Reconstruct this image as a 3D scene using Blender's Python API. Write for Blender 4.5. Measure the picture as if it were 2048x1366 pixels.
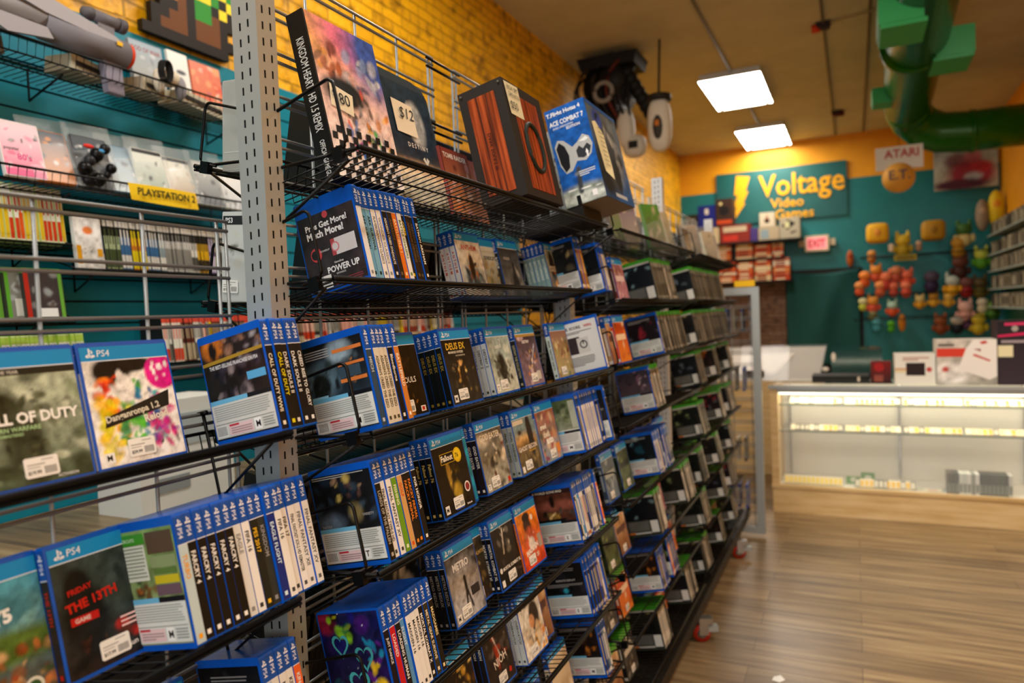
import bpy, math, random
import numpy as np
from mathutils import Matrix, Vector
for o in list(bpy.data.objects): bpy.data.objects.remove(o)
S = bpy.context.scene
COL = S.collection
H = 1.55
# ---------------------------------------------------------------- camera
def nrm(v): v = np.array(v, float); return v/np.linalg.norm(v)
F_PX = 1428.0
ry = nrm((1708-1024, -(605-683), -F_PX))
rx = -nrm((-1985-1024, -(755-683), -F_PX)); rx = nrm(rx-ry*rx.dot(ry))
rz = np.cross(rx, ry)
RW = np.array([rx, ry, rz])
cd = bpy.data.cameras.new('camera'); cam = bpy.data.objects.new('camera', cd); COL.objects.link(cam)
cd.sensor_width = 36; cd.lens = F_PX/2048*36; cd.clip_start = .02; cd.clip_end = 60
m = Matrix.Identity(4)
for i in range(3):
    for j in range(3): m[i][j] = RW[i][j]
m.translation = (0, 0, H); cam.matrix_world = m
cd.dof.use_dof = True; cd.dof.focus_distance = 1.36; cd.dof.aperture_fstop = 2.8
S.camera = cam
S.view_settings.view_transform = 'Standard'; S.view_settings.look = 'None'
S.view_settings.gamma = 1; S.view_settings.use_curve_mapping = False
S.view_settings.exposure = 0.0
w = bpy.data.worlds.new('world'); S.world = w; w.use_nodes = True
w.node_tree.nodes['Background'].inputs[0].default_value = (.75, .85, 1, 1)
w.node_tree.nodes['Background'].inputs[1].default_value = .012
def area(name, loc, rot, sx, sy, p, col):
    l = bpy.data.lights.new(name, 'AREA'); l.shape = 'RECTANGLE'; l.size = sx; l.size_y = sy; l.energy = p; l.color = col
    o = bpy.data.objects.new(name, l); COL.objects.link(o); o.location = loc; o.rotation_euler = rot; return o
# daylight of the shop window behind the camera
area('shopfront_daylight', (1.0, -2.9, 2.3), (math.radians(82), 0, math.radians(12)), 3.6, 2.4, 125, (.90, .96, 1))
PANEL_E = 24.0

# ---------------------------------------------------------------- colours, materials
def lin(h):
    if not isinstance(h, str): return h
    r = []
    for i in (0, 2, 4):
        c = int(h[i:i+2], 16)/255
        r.append(c/12.92 if c <= .04045 else ((c+.055)/1.055)**2.4)
    return (*r, 1.0)
MATS = {}
def mat(name, col=None, rough=.5, metal=0, emit=0, alpha=1, trans=0, attr=False, spec=.5, nodes=None, ior=1.45):
    m = bpy.data.materials.new(name); m.use_nodes = True
    b = m.node_tree.nodes['Principled BSDF']
    if col: b.inputs['Base Color'].default_value = lin(col)
    b.inputs['Roughness'].default_value = rough; b.inputs['Metallic'].default_value = metal
    b.inputs['Specular IOR Level'].default_value = spec; b.inputs['IOR'].default_value = ior
    b.inputs['Alpha'].default_value = alpha; b.inputs['Transmission Weight'].default_value = trans
    if emit: b.inputs['Emission Color'].default_value = lin(col); b.inputs['Emission Strength'].default_value = emit
    if attr:
        a = m.node_tree.nodes.new('ShaderNodeAttribute'); a.attribute_name = 'Col'
        m.node_tree.links.new(a.outputs['Color'], b.inputs['Base Color'])
    if nodes: nodes(m.node_tree, b)
    MATS[name] = m; return m
mat('print_gloss', rough=.33, attr=True, spec=.25)
mat('print_matte', rough=.6, attr=True, spec=.3)
mat('print_matte_dark', '14110f', rough=.4)
mat('blue_plastic', '0b57c4', rough=.25)
mat('green_plastic', '3a9a1c', rough=.3)
mat('clear_plastic', 'c8d2d0', rough=.15, alpha=.32)
mat('bag_plastic', 'dfe6e6', rough=.12, alpha=.12)
mat('black_wire', '040404', rough=.4, spec=.25)
mat('grey_wire', '858a8c', rough=.35, metal=.3)
mat('grey_steel', 'a3a8a6', rough=.38, metal=.25)
mat('white_steel', 'cfd4d8', rough=.4)
mat('black_steel', '17120e', rough=.5)
mat('chrome', 'b8b8b8', rough=.25, metal=.9)
mat('red_rubber', 'b02a12', rough=.4)
mat('glass', 'e8f2ee', rough=.03, alpha=.13)
mat('duct_green', '145f0a', rough=.22, metal=.15)
mat('register_green', '35a85e', rough=.4)
mat('lamp_face', 'fff8ee', emit=PANEL_E)
mat('strip_lamp', 'fff0cf', emit=5)
def n_wood(scale_u, c1, c2, c3, plank):
    def f(nt, b):
        N = nt.nodes.new; L = nt.links.new
        tc = N('ShaderNodeTexCoord'); mp = N('ShaderNodeMapping'); L(tc.outputs['Object'], mp.inputs[0]); mp.inputs['Scale'].default_value = scale_u
        n = N('ShaderNodeTexNoise'); n.inputs['Scale'].default_value = 3; n.inputs['Detail'].default_value = 6; L(mp.outputs[0], n.inputs[0])
        cr = N('ShaderNodeValToRGB'); e = cr.color_ramp.elements
        e[0].position = .3; e[0].color = lin(c1); e[1].position = .7; e[1].color = lin(c3); x = e.new(.5); x.color = lin(c2)
        L(n.outputs[0], cr.inputs[0])
        if plank:
            br = N('ShaderNodeTexBrick'); br.inputs['Scale'].default_value = 1; br.offset = .37
            br.inputs['Brick Width'].default_value = 1.2; br.inputs['Row Height'].default_value = .15; br.inputs['Mortar Size'].default_value = .002
            br.inputs['Color1'].default_value = (.62, .62, .62, 1); br.inputs['Color2'].default_value = (1, 1, 1, 1); br.inputs['Mortar'].default_value = (.35, .35, .35, 1)
            L(tc.outputs['Object'], br.inputs[0])
            mx = N('ShaderNodeMix'); mx.data_type = 'RGBA'; mx.blend_type = 'MULTIPLY'; mx.inputs[0].default_value = 1
            L(cr.outputs[0], mx.inputs[6]); L(br.outputs[0], mx.inputs[7]); L(mx.outputs[2], b.inputs['Base Color'])
        else: L(cr.outputs[0], b.inputs['Base Color'])
    return f
mat('floor_wood', rough=.35, nodes=n_wood((.6, 9, 1), '6e5840', '967c58', 'b49c72', True))
mat('counter_wood', rough=.4, nodes=n_wood((.8, 8, 8), 'c8a468', 'dcbc84', 'e6ca98', False))
mat('box_wood', rough=.3, nodes=n_wood((30, 30, 1.6), '3a1408', '8c3a18', 'b8552a', False))
def n_brick(c1, c2, mort):
    def f(nt, b):
        N = nt.nodes.new; L = nt.links.new
        tc = N('ShaderNodeTexCoord'); mp = N('ShaderNodeMapping'); L(tc.outputs['Object'], mp.inputs[0]); mp.inputs['Rotation'].default_value = (0, math.radians(90), math.radians(90))
        sx = N('ShaderNodeSeparateXYZ'); cx = N('ShaderNodeCombineXYZ'); L(tc.outputs['Object'], sx.inputs[0])
        ad = N('ShaderNodeMath'); ad.operation = 'ADD'; L(sx.outputs[0], ad.inputs[0]); L(sx.outputs[1], ad.inputs[1])
        L(ad.outputs[0], cx.inputs[0]); L(sx.outputs[2], cx.inputs[1])
        ns = N('ShaderNodeTexNoise'); ns.inputs['Scale'].default_value = 7; ns.inputs['Detail'].default_value = 5; L(tc.outputs['Object'], ns.inputs[0])
        vm = N('ShaderNodeVectorMath'); vm.operation = 'MULTIPLY_ADD'; L(ns.outputs['Color'], vm.inputs[0]); vm.inputs[1].default_value = (.02, .02, 0); L(cx.outputs[0], vm.inputs[2])
        br = N('ShaderNodeTexBrick'); br.inputs['Scale'].default_value = 1; br.inputs['Brick Width'].default_value = .21; br.inputs['Row Height'].default_value = .072
        br.inputs['Mortar Size'].default_value = .006; br.inputs['Mortar Smooth'].default_value = .5
        br.inputs['Color1'].default_value = lin(c1); br.inputs['Color2'].default_value = lin(c2); br.inputs['Mortar'].default_value = lin(mort)
        L(vm.outputs[0], br.inputs[0]); 
        cr = N('ShaderNodeValToRGB'); e = cr.color_ramp.elements; e[0].position = .28; e[0].color = (.35, .33, .3, 1); e[1].position = .5; e[1].color = (1, 1, 1, 1)
        n2 = N('ShaderNodeTexNoise'); n2.inputs['Scale'].default_value = 11; n2.inputs['Detail'].default_value = 7; L(tc.outputs['Object'], n2.inputs[0]); L(n2.outputs[0], cr.inputs[0])
        mx = N('ShaderNodeMix'); mx.data_type = 'RGBA'; mx.blend_type = 'MULTIPLY'; mx.inputs[0].default_value = 1
        L(br.outputs[0], mx.inputs[6]); L(cr.outputs[0], mx.inputs[7]); L(mx.outputs[2], b.inputs['Base Color'])
        bp = N('ShaderNodeBump'); bp.inputs['Strength'].default_value = .8; bp.inputs['Distance'].default_value = .02; bp.invert = True
        ad2 = N('ShaderNodeMath'); ad2.operation = 'SUBTRACT'; L(br.outputs['Fac'], ad2.inputs[0]); L(n2.outputs[0], ad2.inputs[1])
        L(ad2.outputs[0], bp.inputs['Height']); L(bp.outputs[0], b.inputs['Normal'])
    return f
mat('yellow_brick', rough=.5, nodes=n_brick('f2b200', 'dda000', 'b98800'))
mat('brown_brick', rough=.7, nodes=n_brick('6a4a34', '7d6350', '4c3d30'))
def n_noise(c1, c2, sc=4, bump=.1):
    def f(nt, b):
        N = nt.nodes.new; L = nt.links.new
        tc = N('ShaderNodeTexCoord'); ns = N('ShaderNodeTexNoise'); ns.inputs['Scale'].default_value = sc; ns.inputs['Detail'].default_value = 4; L(tc.outputs['Object'], ns.inputs[0])
        cr = N('ShaderNodeValToRGB'); e = cr.color_ramp.elements; e[0].position = .35; e[0].color = lin(c1); e[1].position = .65; e[1].color = lin(c2)
        L(ns.outputs[0], cr.inputs[0]); L(cr.outputs[0], b.inputs['Base Color'])
        bp = N('ShaderNodeBump'); bp.inputs['Strength'].default_value = bump; L(ns.outputs[0], bp.inputs['Height']); L(bp.outputs[0], b.inputs['Normal'])
    return f
mat('ceiling_paint', rough=.8, nodes=n_noise('c2ba94', 'ccc49e', 3))
mat('yellow_paint', rough=.5, nodes=n_noise('dc9404', 'e49c06', 3))
mat('teal_paint', rough=.4, nodes=n_noise('05788c', '088094', 5, .03))
mat('teal_back', rough=.45, nodes=n_noise('046a6c', '05716f', 5, .03))
mat('teal_dark', rough=.45, nodes=n_noise('02504e', '045652', 3, .05))
mat('curtain_cloth', rough=.8, nodes=n_noise('02443f', '034a45', 60, .2))
mat('groove_dark', '0b1210', rough=.6)
mat('white_panel', 'e6e2d6', rough=.5)

# ---------------------------------------------------------------- mesh builder
_txt = {}
def letters(s, bold=0.0, shear=0.0):
    k = (s, bold, shear)
    if k not in _txt:
        c = bpy.data.curves.new('t', 'FONT'); c.body = s; c.resolution_u = 2; c.fill_mode = 'BOTH'; c.offset = bold; c.shear = shear
        o = bpy.data.objects.new('t', c); COL.objects.link(o)
        dg = bpy.context.evaluated_depsgraph_get(); me = bpy.data.meshes.new_from_object(o.evaluated_get(dg))
        v = np.array([q.co[:2] for q in me.vertices]) if len(me.vertices) else np.zeros((1, 2))
        fs = [tuple(p.vertices) for p in me.polygons]
        bpy.data.objects.remove(o); bpy.data.curves.remove(c); bpy.data.meshes.remove(me)
        v = v-v.min(0); v = v/max(v[:, 1].max(), 1e-6)
        _txt[k] = (v, fs)
    return _txt[k]
class MB:
    def __init__(s): s.v = []; s.f = []; s.c = []; s.m = []; s.sm = []; s.n = 0; s.mats = []
    def mi(s, name):
        if name not in s.mats: s.mats.append(name)
        return s.mats.index(name)
    def add(s, vs, fs, col='ffffff', m='print_gloss', sm=False):
        vs = np.asarray(vs, float).reshape(-1, 3); col = np.asarray(lin(col), float)
        if col.ndim == 1: col = np.tile(col, (len(vs), 1))
        s.v.append(vs); s.c.append(col); k = s.mi(m)
        for f in fs: s.f.append([i+s.n for i in f]); s.m.append(k); s.sm.append(sm)
        s.n += len(vs)
    def quad(s, a, b, c, d, col='ffffff', m='print_gloss'): s.add([a, b, c, d], [(0, 1, 2, 3)], col, m)
    def box(s, x0, y0, z0, x1, y1, z1, col='ffffff', m='print_gloss', top=1.0):
        cx, cy = (x0+x1)/2, (y0+y1)/2
        P = [(x0, y0, z0), (x1, y0, z0), (x1, y1, z0), (x0, y1, z0)]+[(cx+(x-cx)*top, cy+(y-cy)*top, z1) for x, y in ((x0, y0), (x1, y0), (x1, y1), (x0, y1))]
        s.add(P, [(3, 2, 1, 0), (4, 5, 6, 7), (0, 1, 5, 4), (1, 2, 6, 5), (2, 3, 7, 6), (3, 0, 4, 7)], col, m)
    def tube(s, pts, r, col='ffffff', m='black_wire', n=6, closed=False, cap=True):
        P = [Vector(p) for p in pts]; k = len(P); rings = []
        for i, p in enumerate(P):
            a = P[i-1] if (i > 0 or closed) else p; b = P[(i+1) % k] if (i < k-1 or closed) else p
            d = (b-a).normalized() if (b-a).length > 1e-9 else Vector((0, 0, 1))
            u = d.cross(Vector((0, 0, 1))) if abs(d.z) < .9 else d.cross(Vector((1, 0, 0)))
            u.normalize(); w_ = d.cross(u); rr = r[i] if isinstance(r, (list, tuple)) else r
            rings.append([p+(u*math.cos(2*math.pi*j/n)+w_*math.sin(2*math.pi*j/n))*rr for j in range(n)])
        vs = [q for rg in rings for q in rg]; fs = []
        for i in range(k if closed else k-1):
            for j in range(n):
                a = i*n+j; b = i*n+(j+1) % n; c = ((i+1) % k)*n+(j+1) % n; d = ((i+1) % k)*n+j; fs.append((a, d, c, b))
        if cap and not closed: fs.append(tuple(range(n))); fs.append(tuple(range((k-1)*n, k*n))[::-1])
        s.add(vs, fs, col, m, True)
    def ell(s, c, r, col='ffffff', m='print_matte', nu=12, nv=8, pw=1.0):
        vs = []; fs = []
        sg = lambda t: math.copysign(abs(t)**pw, t)
        for i in range(nv+1):
            a = -math.pi/2+math.pi*i/nv
            for j in range(nu):
                b = 2*math.pi*j/nu
                vs.append((c[0]+r[0]*sg(math.cos(a))*sg(math.cos(b)), c[1]+r[1]*sg(math.cos(a))*sg(math.sin(b)), c[2]+r[2]*sg(math.sin(a))))
        for i in range(nv):
            for j in range(nu): fs.append((i*nu+j, i*nu+(j+1) % nu, (i+1)*nu+(j+1) % nu, (i+1)*nu+j))
        s.add(vs, fs, col, m, True)
    def cyl(s, a, b, r, col='ffffff', m='print_matte', n=20, r2=None): s.tube([a, b], [r, r if r2 is None else r2], col, m, n)
    def prism(s, poly, a, adv, up, depth, col='ffffff', m='print_gloss'):   # polygon in (adv,up) plane, extruded by vector depth
        a = np.array(a, float); adv = np.array(adv, float); up = np.array(up, float); d = np.array(depth, float)
        p0 = [a+adv*x+up*y for x, y in poly]; n = len(poly)
        s.add(p0+[q+d for q in p0], [tuple(range(n)), tuple(range(2*n-1, n-1, -1))]+[(i, n+i, n+(i+1) % n, (i+1) % n) for i in range(n)], col, m)
    def text(s, t, o, adv, up, h, maxw=None, col='ffffff', m='print_gloss', bold=0.0, shear=0.0, center=False, depth=0):
        v, fs = letters(t, bold, shear); o = np.array(o, float); adv = np.array(adv, float); up = np.array(up, float)
        W = v[:, 0].max()*h; k = 1.0
        if maxw and W > maxw: k = maxw/W
        x = v[:, 0:1]*h*k
        if center: x = x-W*k/2
        P = o+x*adv+v[:, 1:2]*h*up
        s.add(P, fs, col, m)
        if depth:
            nn = np.cross(adv, up)
            s.add(P-nn*depth, [f[::-1] for f in fs], col, m)
            e = {}
            for f in fs:
                for i in range(len(f)): k2 = (f[i], f[(i+1) % len(f)]); e[k2] = 1
            ed = [q for q in e if (q[1], q[0]) not in e]; n = len(P)
            s.add(np.vstack([P, P-nn*depth]), [(b, a, a+n, b+n) for a, b in ed], col, m)
    def build(s, name, parent=None, data_only=False):
        me = bpy.data.meshes.new(name); V = np.concatenate(s.v); C = np.concatenate(s.c)
        me.from_pydata(V.tolist(), [], s.f); me.polygons.foreach_set('material_index', s.m); me.polygons.foreach_set('use_smooth', s.sm)
        ca = me.color_attributes.new('Col', 'FLOAT_COLOR', 'POINT'); ca.data.foreach_set('color', C.astype(np.float32).ravel())
        for q in s.mats: me.materials.append(MATS[q])
        me.update()
        if data_only: return me
        o = bpy.data.objects.new(name, me); COL.objects.link(o)
        if parent: o.parent = parent
        return o
def obj(name, me, parent=None, M=None):
    o = bpy.data.objects.new(name, me); COL.objects.link(o)
    if parent: o.parent = parent
    if M is not None: o.matrix_world = M
    return o
def tag(o, label=None, cat=None, group=None, kind=None):
    if label: o['label'] = label
    if cat: o['category'] = cat
    if group: o['group'] = group
    if kind: o['kind'] = kind
    return o
def empty(name, M=None, loc=None):
    o = bpy.data.objects.new(name, None); COL.objects.link(o); o.empty_display_size = .05
    if M is not None: o.matrix_world = M
    if loc is not None: o.location = loc
    return o
def struct(name, mb):
    o = mb.build(name); o['kind'] = 'structure'; return o
A3 = np.array
def ysolve(px, X, Z):                       # world Y at which a point of plane X, height Z lies above pixel column px
    lo, hi = -.6, 12
    if px is None: return None
    for _ in range(50):
        y = (lo+hi)/2; q = RW.T @ A3((X, y, Z-H))
        x = 1024+F_PX*q[0]/max(-q[2], 1e-3) if -q[2] > 1e-3 else -1e9
        if x < px: lo = y
        else: hi = y
    return (lo+hi)/2
ORD = ['first', 'second', 'third', 'fourth', 'fifth', 'sixth', 'seventh', 'eighth', 'ninth', 'tenth', 'eleventh', 'twelfth', 'thirteenth', 'fourteenth', 'fifteenth', 'sixteenth', 'seventeenth', 'eighteenth', 'nineteenth', 'twentieth']
TENS = {20: 'twenty', 30: 'thirty', 40: 'forty', 50: 'fifty', 60: 'sixty', 70: 'seventy', 80: 'eighty', 90: 'ninety'}
def ordn(n):
    if n <= 20: return ORD[n-1]
    if n >= 100: return 'hundred-and-'+ordn(n-100) if n > 100 else 'hundredth'
    return TENS[n-n % 10][:-1]+'ieth' if n % 10 == 0 else TENS[n-n % 10]+'-'+ORD[n % 10-1]

# ---------------------------------------------------------------- printed art
def art(mb, o, right, up, w, h, bg, ops=(), seed=1, res=.004, m='print_gloss'):
    rs = np.random.RandomState(seed); nx = max(2, int(w/res)); ny = max(2, int(h/res))
    o = A3(o, float); right = A3(right, float); up = A3(up, float)
    gx, gy = np.meshgrid(np.linspace(0, 1, nx+1), np.linspace(0, 1, ny+1))
    top, bot = A3(lin(bg[0]))[:3], A3(lin(bg[1]))[:3]
    C = bot+(top-bot)*gy[..., None]
    def blend(mask, col): 
        nonlocal C
        C = C*(1-mask[..., None])+A3(lin(col))[:3]*mask[..., None]
    ar = h/w
    for q in ops:
        if q[0] == 'e':
            _, x, y, rx_, ry_, c, soft = q
            d = np.sqrt(((gx-x)/rx_)**2+((gy-y)/ry_)**2); blend(np.clip((1-d)/max(soft, .01)+.5, 0, 1), c)
        elif q[0] == 'b':
            _, n, x0, y0, x1, y1, r0, r1, cs = q
            for _ in range(n):
                x, y, r = rs.uniform(x0, x1), rs.uniform(y0, y1), rs.uniform(r0, r1); a = rs.uniform(0, 3.14); st = rs.uniform(1, 2.6)
                dx, dy = gx-x, (gy-y)*ar; u = dx*math.cos(a)+dy*math.sin(a); v = -dx*math.sin(a)+dy*math.cos(a)
                d = np.sqrt((u/r)**2+(v*st/r)**2); blend(np.clip((1-d)*2.2, 0, 1)*rs.uniform(.6, 1), cs[rs.randint(len(cs))])
        elif q[0] == 'l':       # soft line
            _, x0, y0, x1, y1, wd, c = q
            dx, dy = x1-x0, (y1-y0)*ar; L = math.hypot(dx, dy); px, py = gx-x0, (gy-y0)*ar
            t = np.clip((px*dx+py*dy)/L**2, 0, 1); d = np.hypot(px-t*dx, py-t*dy); blend(np.clip((wd-d)/wd*2, 0, 1), c)
    k1 = rs.rand(ny//3+3, nx//3+3); k2 = rs.rand(ny+1, nx+1); yy, xx = np.mgrid[0:ny+1, 0:nx+1]/3.0; y0 = yy.astype(int); x0 = xx.astype(int); fy, fx = yy-y0, xx-x0
    nz = k1[y0, x0]*(1-fy)*(1-fx)+k1[y0+1, x0]*fy*(1-fx)+k1[y0, x0+1]*(1-fy)*fx+k1[y0+1, x0+1]*fy*fx
    if len(ops) > 1: C = np.clip(C*(1+.75*(nz-.5)+.25*(k2-.5))[..., None], 0, 1)
    P = o+gx[..., None]*w*right+gy[..., None]*h*up
    fs = [(j*(nx+1)+i, j*(nx+1)+i+1, (j+1)*(nx+1)+i+1, (j+1)*(nx+1)+i) for j in range(ny) for i in range(nx)]
    C4 = np.concatenate([C, np.ones(C.shape[:2]+(1,))], -1)
    mb.add(P.reshape(-1, 3), fs, C4.reshape(-1, 4), m)
def over(mb, o, right, up, w, h, items, lift=.0003, m='print_gloss', seed=3):
    rs = random.Random(seed); o = A3(o, float); right = A3(right, float); up = A3(up, float); nn = np.cross(right, up)
    for k, q in enumerate(items):
        b = o+nn*(lift*(1+.25*k)); P = lambda x, y: b+right*w*x+up*h*y
        if q[0] == 'R': mb.quad(P(q[1], q[2]), P(q[3], q[2]), P(q[3], q[4]), P(q[1], q[4]), q[5], m)
        elif q[0] == 'P': mb.add([P(x, y) for x, y in q[1]], [tuple(range(len(q[1])))], q[2], m)
        elif q[0] == 'C':
            _, x, y, r, c = q; mb.add([b+right*(w*x+r*w*math.cos(t))+up*(h*y+r*w*math.sin(t)) for t in np.linspace(0, 6.283, 17)[:-1]], [tuple(range(16))], c, m)
        elif q[0] == 'T':
            t, x, y, hh, c = q[1:6]; mw = q[6] if len(q) > 6 else None; a = math.radians(q[7] if len(q) > 7 else 0); bold = q[8] if len(q) > 8 else .02
            ad = right*math.cos(a)+up*math.sin(a); upv = -right*math.sin(a)+up*math.cos(a)
            mb.text(t, P(x, y), ad, upv, hh*h, mw*w if mw else None, c, m, bold)
        elif q[0] == 'L':        # lines of small print
            _, x0, y0, x1, y1, n, c = q
            for i in range(n):
                y = y1-(y1-y0)*(i+.5)/n; t = (y1-y0)/n*.22; e = x1-(x1-x0)*rs.choice((0, 0, .03, .08, .4 if i == n-1 else .02))
                mb.quad(P(x0, y-t), P(e, y-t), P(e, y+t), P(x0, y+t), c, m)
        elif q[0] == 'B':        # bar code
            _, x0, y0, x1, y1 = q; mb.quad(P(x0, y0), P(x1, y0), P(x1, y1), P(x0, y1), 'f4f4f0', m); bb = b+nn*lift*.2
            x = x0+.006
            while x < x1-.008:
                ww = rs.choice((.003, .005, .008))*(x1-x0)/.2; mb.quad(*[bb+right*w*a_+up*h*c_ for a_, c_ in ((x, y0+.01), (min(x+ww, x1), y0+.01), (min(x+ww, x1), y1-.005), (x, y1-.005))], '1a1a1a', m); x += ww*2
        elif q[0] == 'Q':        # heart outline
            _, x, y, sz, c = q; pts = []
            for t in np.linspace(0, 6.283, 25): pts.append((16*math.sin(t)**3, 13*math.cos(t)-5*math.cos(2*t)-2*math.cos(3*t)-math.cos(4*t)))
            for (a0, b0), (a1, b1) in zip(pts[:-1], pts[1:]):
                f = sz/34; mb.add([P(x+a0*f, y+b0*f*w/h*1.25), P(x+a1*f, y+b1*f*w/h*1.25), P(x+a1*f*.74, y+b1*f*.74*w/h*1.25), P(x+a0*f*.74, y+b0*f*.74*w/h*1.25)], [(0, 1, 2, 3)], c, m)
def console_mark(mb, o, adv, up, s, col='f4f6fa'):
    o = A3(o, float); adv = A3(adv, float); up = A3(up, float); P = lambda x, y: o+adv*x*s+up*y*s
    mb.add([P(.38, .12), (P(.52, .08)), P(.52, 1), P(.38, 1)], [(0, 1, 2, 3)], col)
    mb.add([P(.52, .86), P(.8, .74), P(.84, .55), P(.74, .46), P(.6, .5), P(.6, .6), P(.68, .6), P(.7, .68), P(.52, .78)], [tuple(range(9))], col)
    mb.add([P(0, .2), P(.12, .34), P(.36, .42), P(.36, .3), P(.2, .22), P(.36, .16), P(.36, .05), P(.1, .08)], [tuple(range(8))], col)
    mb.add([P(.55, .3), P(.9, .34), P(1.05, .2), P(.9, .1), P(.55, .02), P(.55, .13), P(.8, .2), P(.55, .2)], [tuple(range(8))], col)

CW, CH, CT = .135, .171, .0145
def case_shell(mb, w, h, t, m, col='ffffff', r=.005, cap=None):
    pts = []
    for cx, cz, a0 in ((w-r, r, -90), (w-r, h-r, 0), (r*.6, h-r*.6, 90), (r*.6, r*.6, 180)):
        rr = r if cx > w/2 else r*.6
        for k in range(4): a = math.radians(a0+30*k); pts.append((cx+rr*math.cos(a), cz+rr*math.sin(a)))
    if m == 'green_plastic' and cap is None: cap = m; m = 'print_gloss'; col = '35362f'
    mb.prism(pts, (0, 0, 0), (1, 0, 0), (0, 0, 1), (0, t, 0), col, m)
    if cap: mb.box(-.0007, -.0002, h-.016, w-r, t+.0002, h+.0006, m=cap); mb.box(.002, .001, -.0005, w-r, t-.001, .0004, m=cap)
SPINE_TOP = {'b': ('1b4fa3', 'PS4'), 'g': ('6f6f68', 'XBOX'), 'n': (None, None)}
def spine(mb, h, t, body, title, tcol, kind='b', detail=2, tb=.012):
    e = -.0004; z1 = h-.005; z0 = .004; ya, yb = t-.0003, .0003
    def strip(za, zb, c, ex=0): mb.quad((e-ex, ya, za), (e-ex, yb, za), (e-ex, yb, zb), (e-ex, ya, zb), c)
    if kind == 'b':
        bz = h-.041; strip(z0, bz, body); strip(bz, z1, '1b4fa3'); strip(bz, bz+.0012, 'dfe6f2', .0002)
        if detail >= 1: console_mark(mb, (e-.0003, t-.003, z1-.012), (0, -1, 0), (0, 0, 1), .009)
        if detail >= 2: mb.text('PS4', (e-.0003, t*.5+.0035, z1-.0145), (0, 0, -1), (0, -1, 0), .0068, .02, 'f4f6fa')
        za = bz-.012
    elif kind == 'g':
        strip(z0, h-.014, body)
        if detail >= 1: strip(h-.034, h-.014, '8a8c84', .0002)
        za = h-.05
    else:
        strip(z0, z1, body); za = z1-.03
        if detail >= 1: strip(z1-.022, z1, tb if isinstance(tb, str) else 'e8e8e0', .0002)
    if title and detail >= 2: mb.text(title, (e-.0004, t*.5+.0038, za), (0, 0, -1), (0, -1, 0), .0072, za-.03, tcol, bold=.02)
    elif detail == 1: 
        q = random.Random(title+body if title else body); a = q.uniform(.3, .5)*h; mb.quad((e-.0003, t*.72, za-a), (e-.0003, t*.3, za-a), (e-.0003, t*.3, za), (e-.0003, t*.72, za), tcol)
    if detail >= 1:
        strip(z0+.004, z0+.014, tcol, .0002) if detail == 1 else mb.quad((e-.0003, t*.7, z0+.006), (e-.0003, t*.3, z0+.006), (e-.0003, t*.3, z0+.012), (e-.0003, t*.7, z0+.012), tcol)
def front(mb, w, h, bg, ops, items, kind='b', seed=1, res=.004, band='1d8fd0'):
    o = (.004, -.0005, .005); W, Hh = w-.007, h-.011
    bh = .02 if kind in 'bg' else 0
    art(mb, o, (1, 0, 0), (0, 0, 1), W, Hh-bh, bg, ops, seed, res)
    if kind == 'b':
        mb.quad((.004, -.0005, .005+Hh-bh), (.004+W, -.0005, .005+Hh-bh), (.004+W, -.0005, .005+Hh), (.004, -.0005, .005+Hh), band)
        mb.quad((.004, -.0007, .005+Hh-bh), (.004+W, -.0007, .005+Hh-bh), (.004+W, -.0007, .0062+Hh-bh), (.004, -.0007, .0062+Hh-bh), 'e6eef6')
        console_mark(mb, (.011, -.0008, h-.021), (1, 0, 0), (0, 0, 1), .013); mb.text('PS4', (.027, -.0008, h-.0195), (1, 0, 0), (0, 0, 1), .0088, None, 'f4f8fc', shear=.1)
    elif kind == 'g':
        mb.quad((.004, -.0005, .005+Hh-bh), (.004+W, -.0005, .005+Hh-bh), (.004+W, -.0005, .005+Hh), (.004, -.0005, .005+Hh), '5aa83a')
    over(mb, (.004, -.0005, .005), (1, 0, 0), (0, 0, 1), W, Hh-bh, items, .0003)
def back(mb, w, h, t, bg, ops, items, seed=1, res=.004, low='d9dcd6', top=.012, std=True):
    o = (w-.003, t+.0005, .008); W, Hh = w-.007, h-.008-top
    art(mb, o, (-1, 0, 0), (0, 0, 1), W, Hh, bg, ops, seed, res)
    it = list(items)
    if std:
        rs = random.Random(seed)
        it += [('R', 0, .015, 1, .36, low), ('R', .0, .36, .62, .405, '6cb4d8'), ('R', .62, .36, 1, .405, '16181c'), ('L', .04, .19, .95, .345, 7, '9aa09c'), ('R', .02, .155, .98, .16, '3a3a3a'),
               ('B', .03, .03, .2, .14), ('R', .23, .03, .62, .14, 'e4c4c4'), ('R', .24, .12, .4, .14, 'c03040'), ('L', .26, .04, .6, .11, 3, 'a08888'),
               ('R', .65, .03, .76, .145, 'f2f2ee'), ('T', rs.choice('MMTE'), .675, .055, .065, '101010', .07), ('L', .79, .04, .97, .14, 4, '888c88')]
    over(mb, o, (-1, 0, 0), (0, 0, 1), W, Hh, it, .0003)
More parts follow.
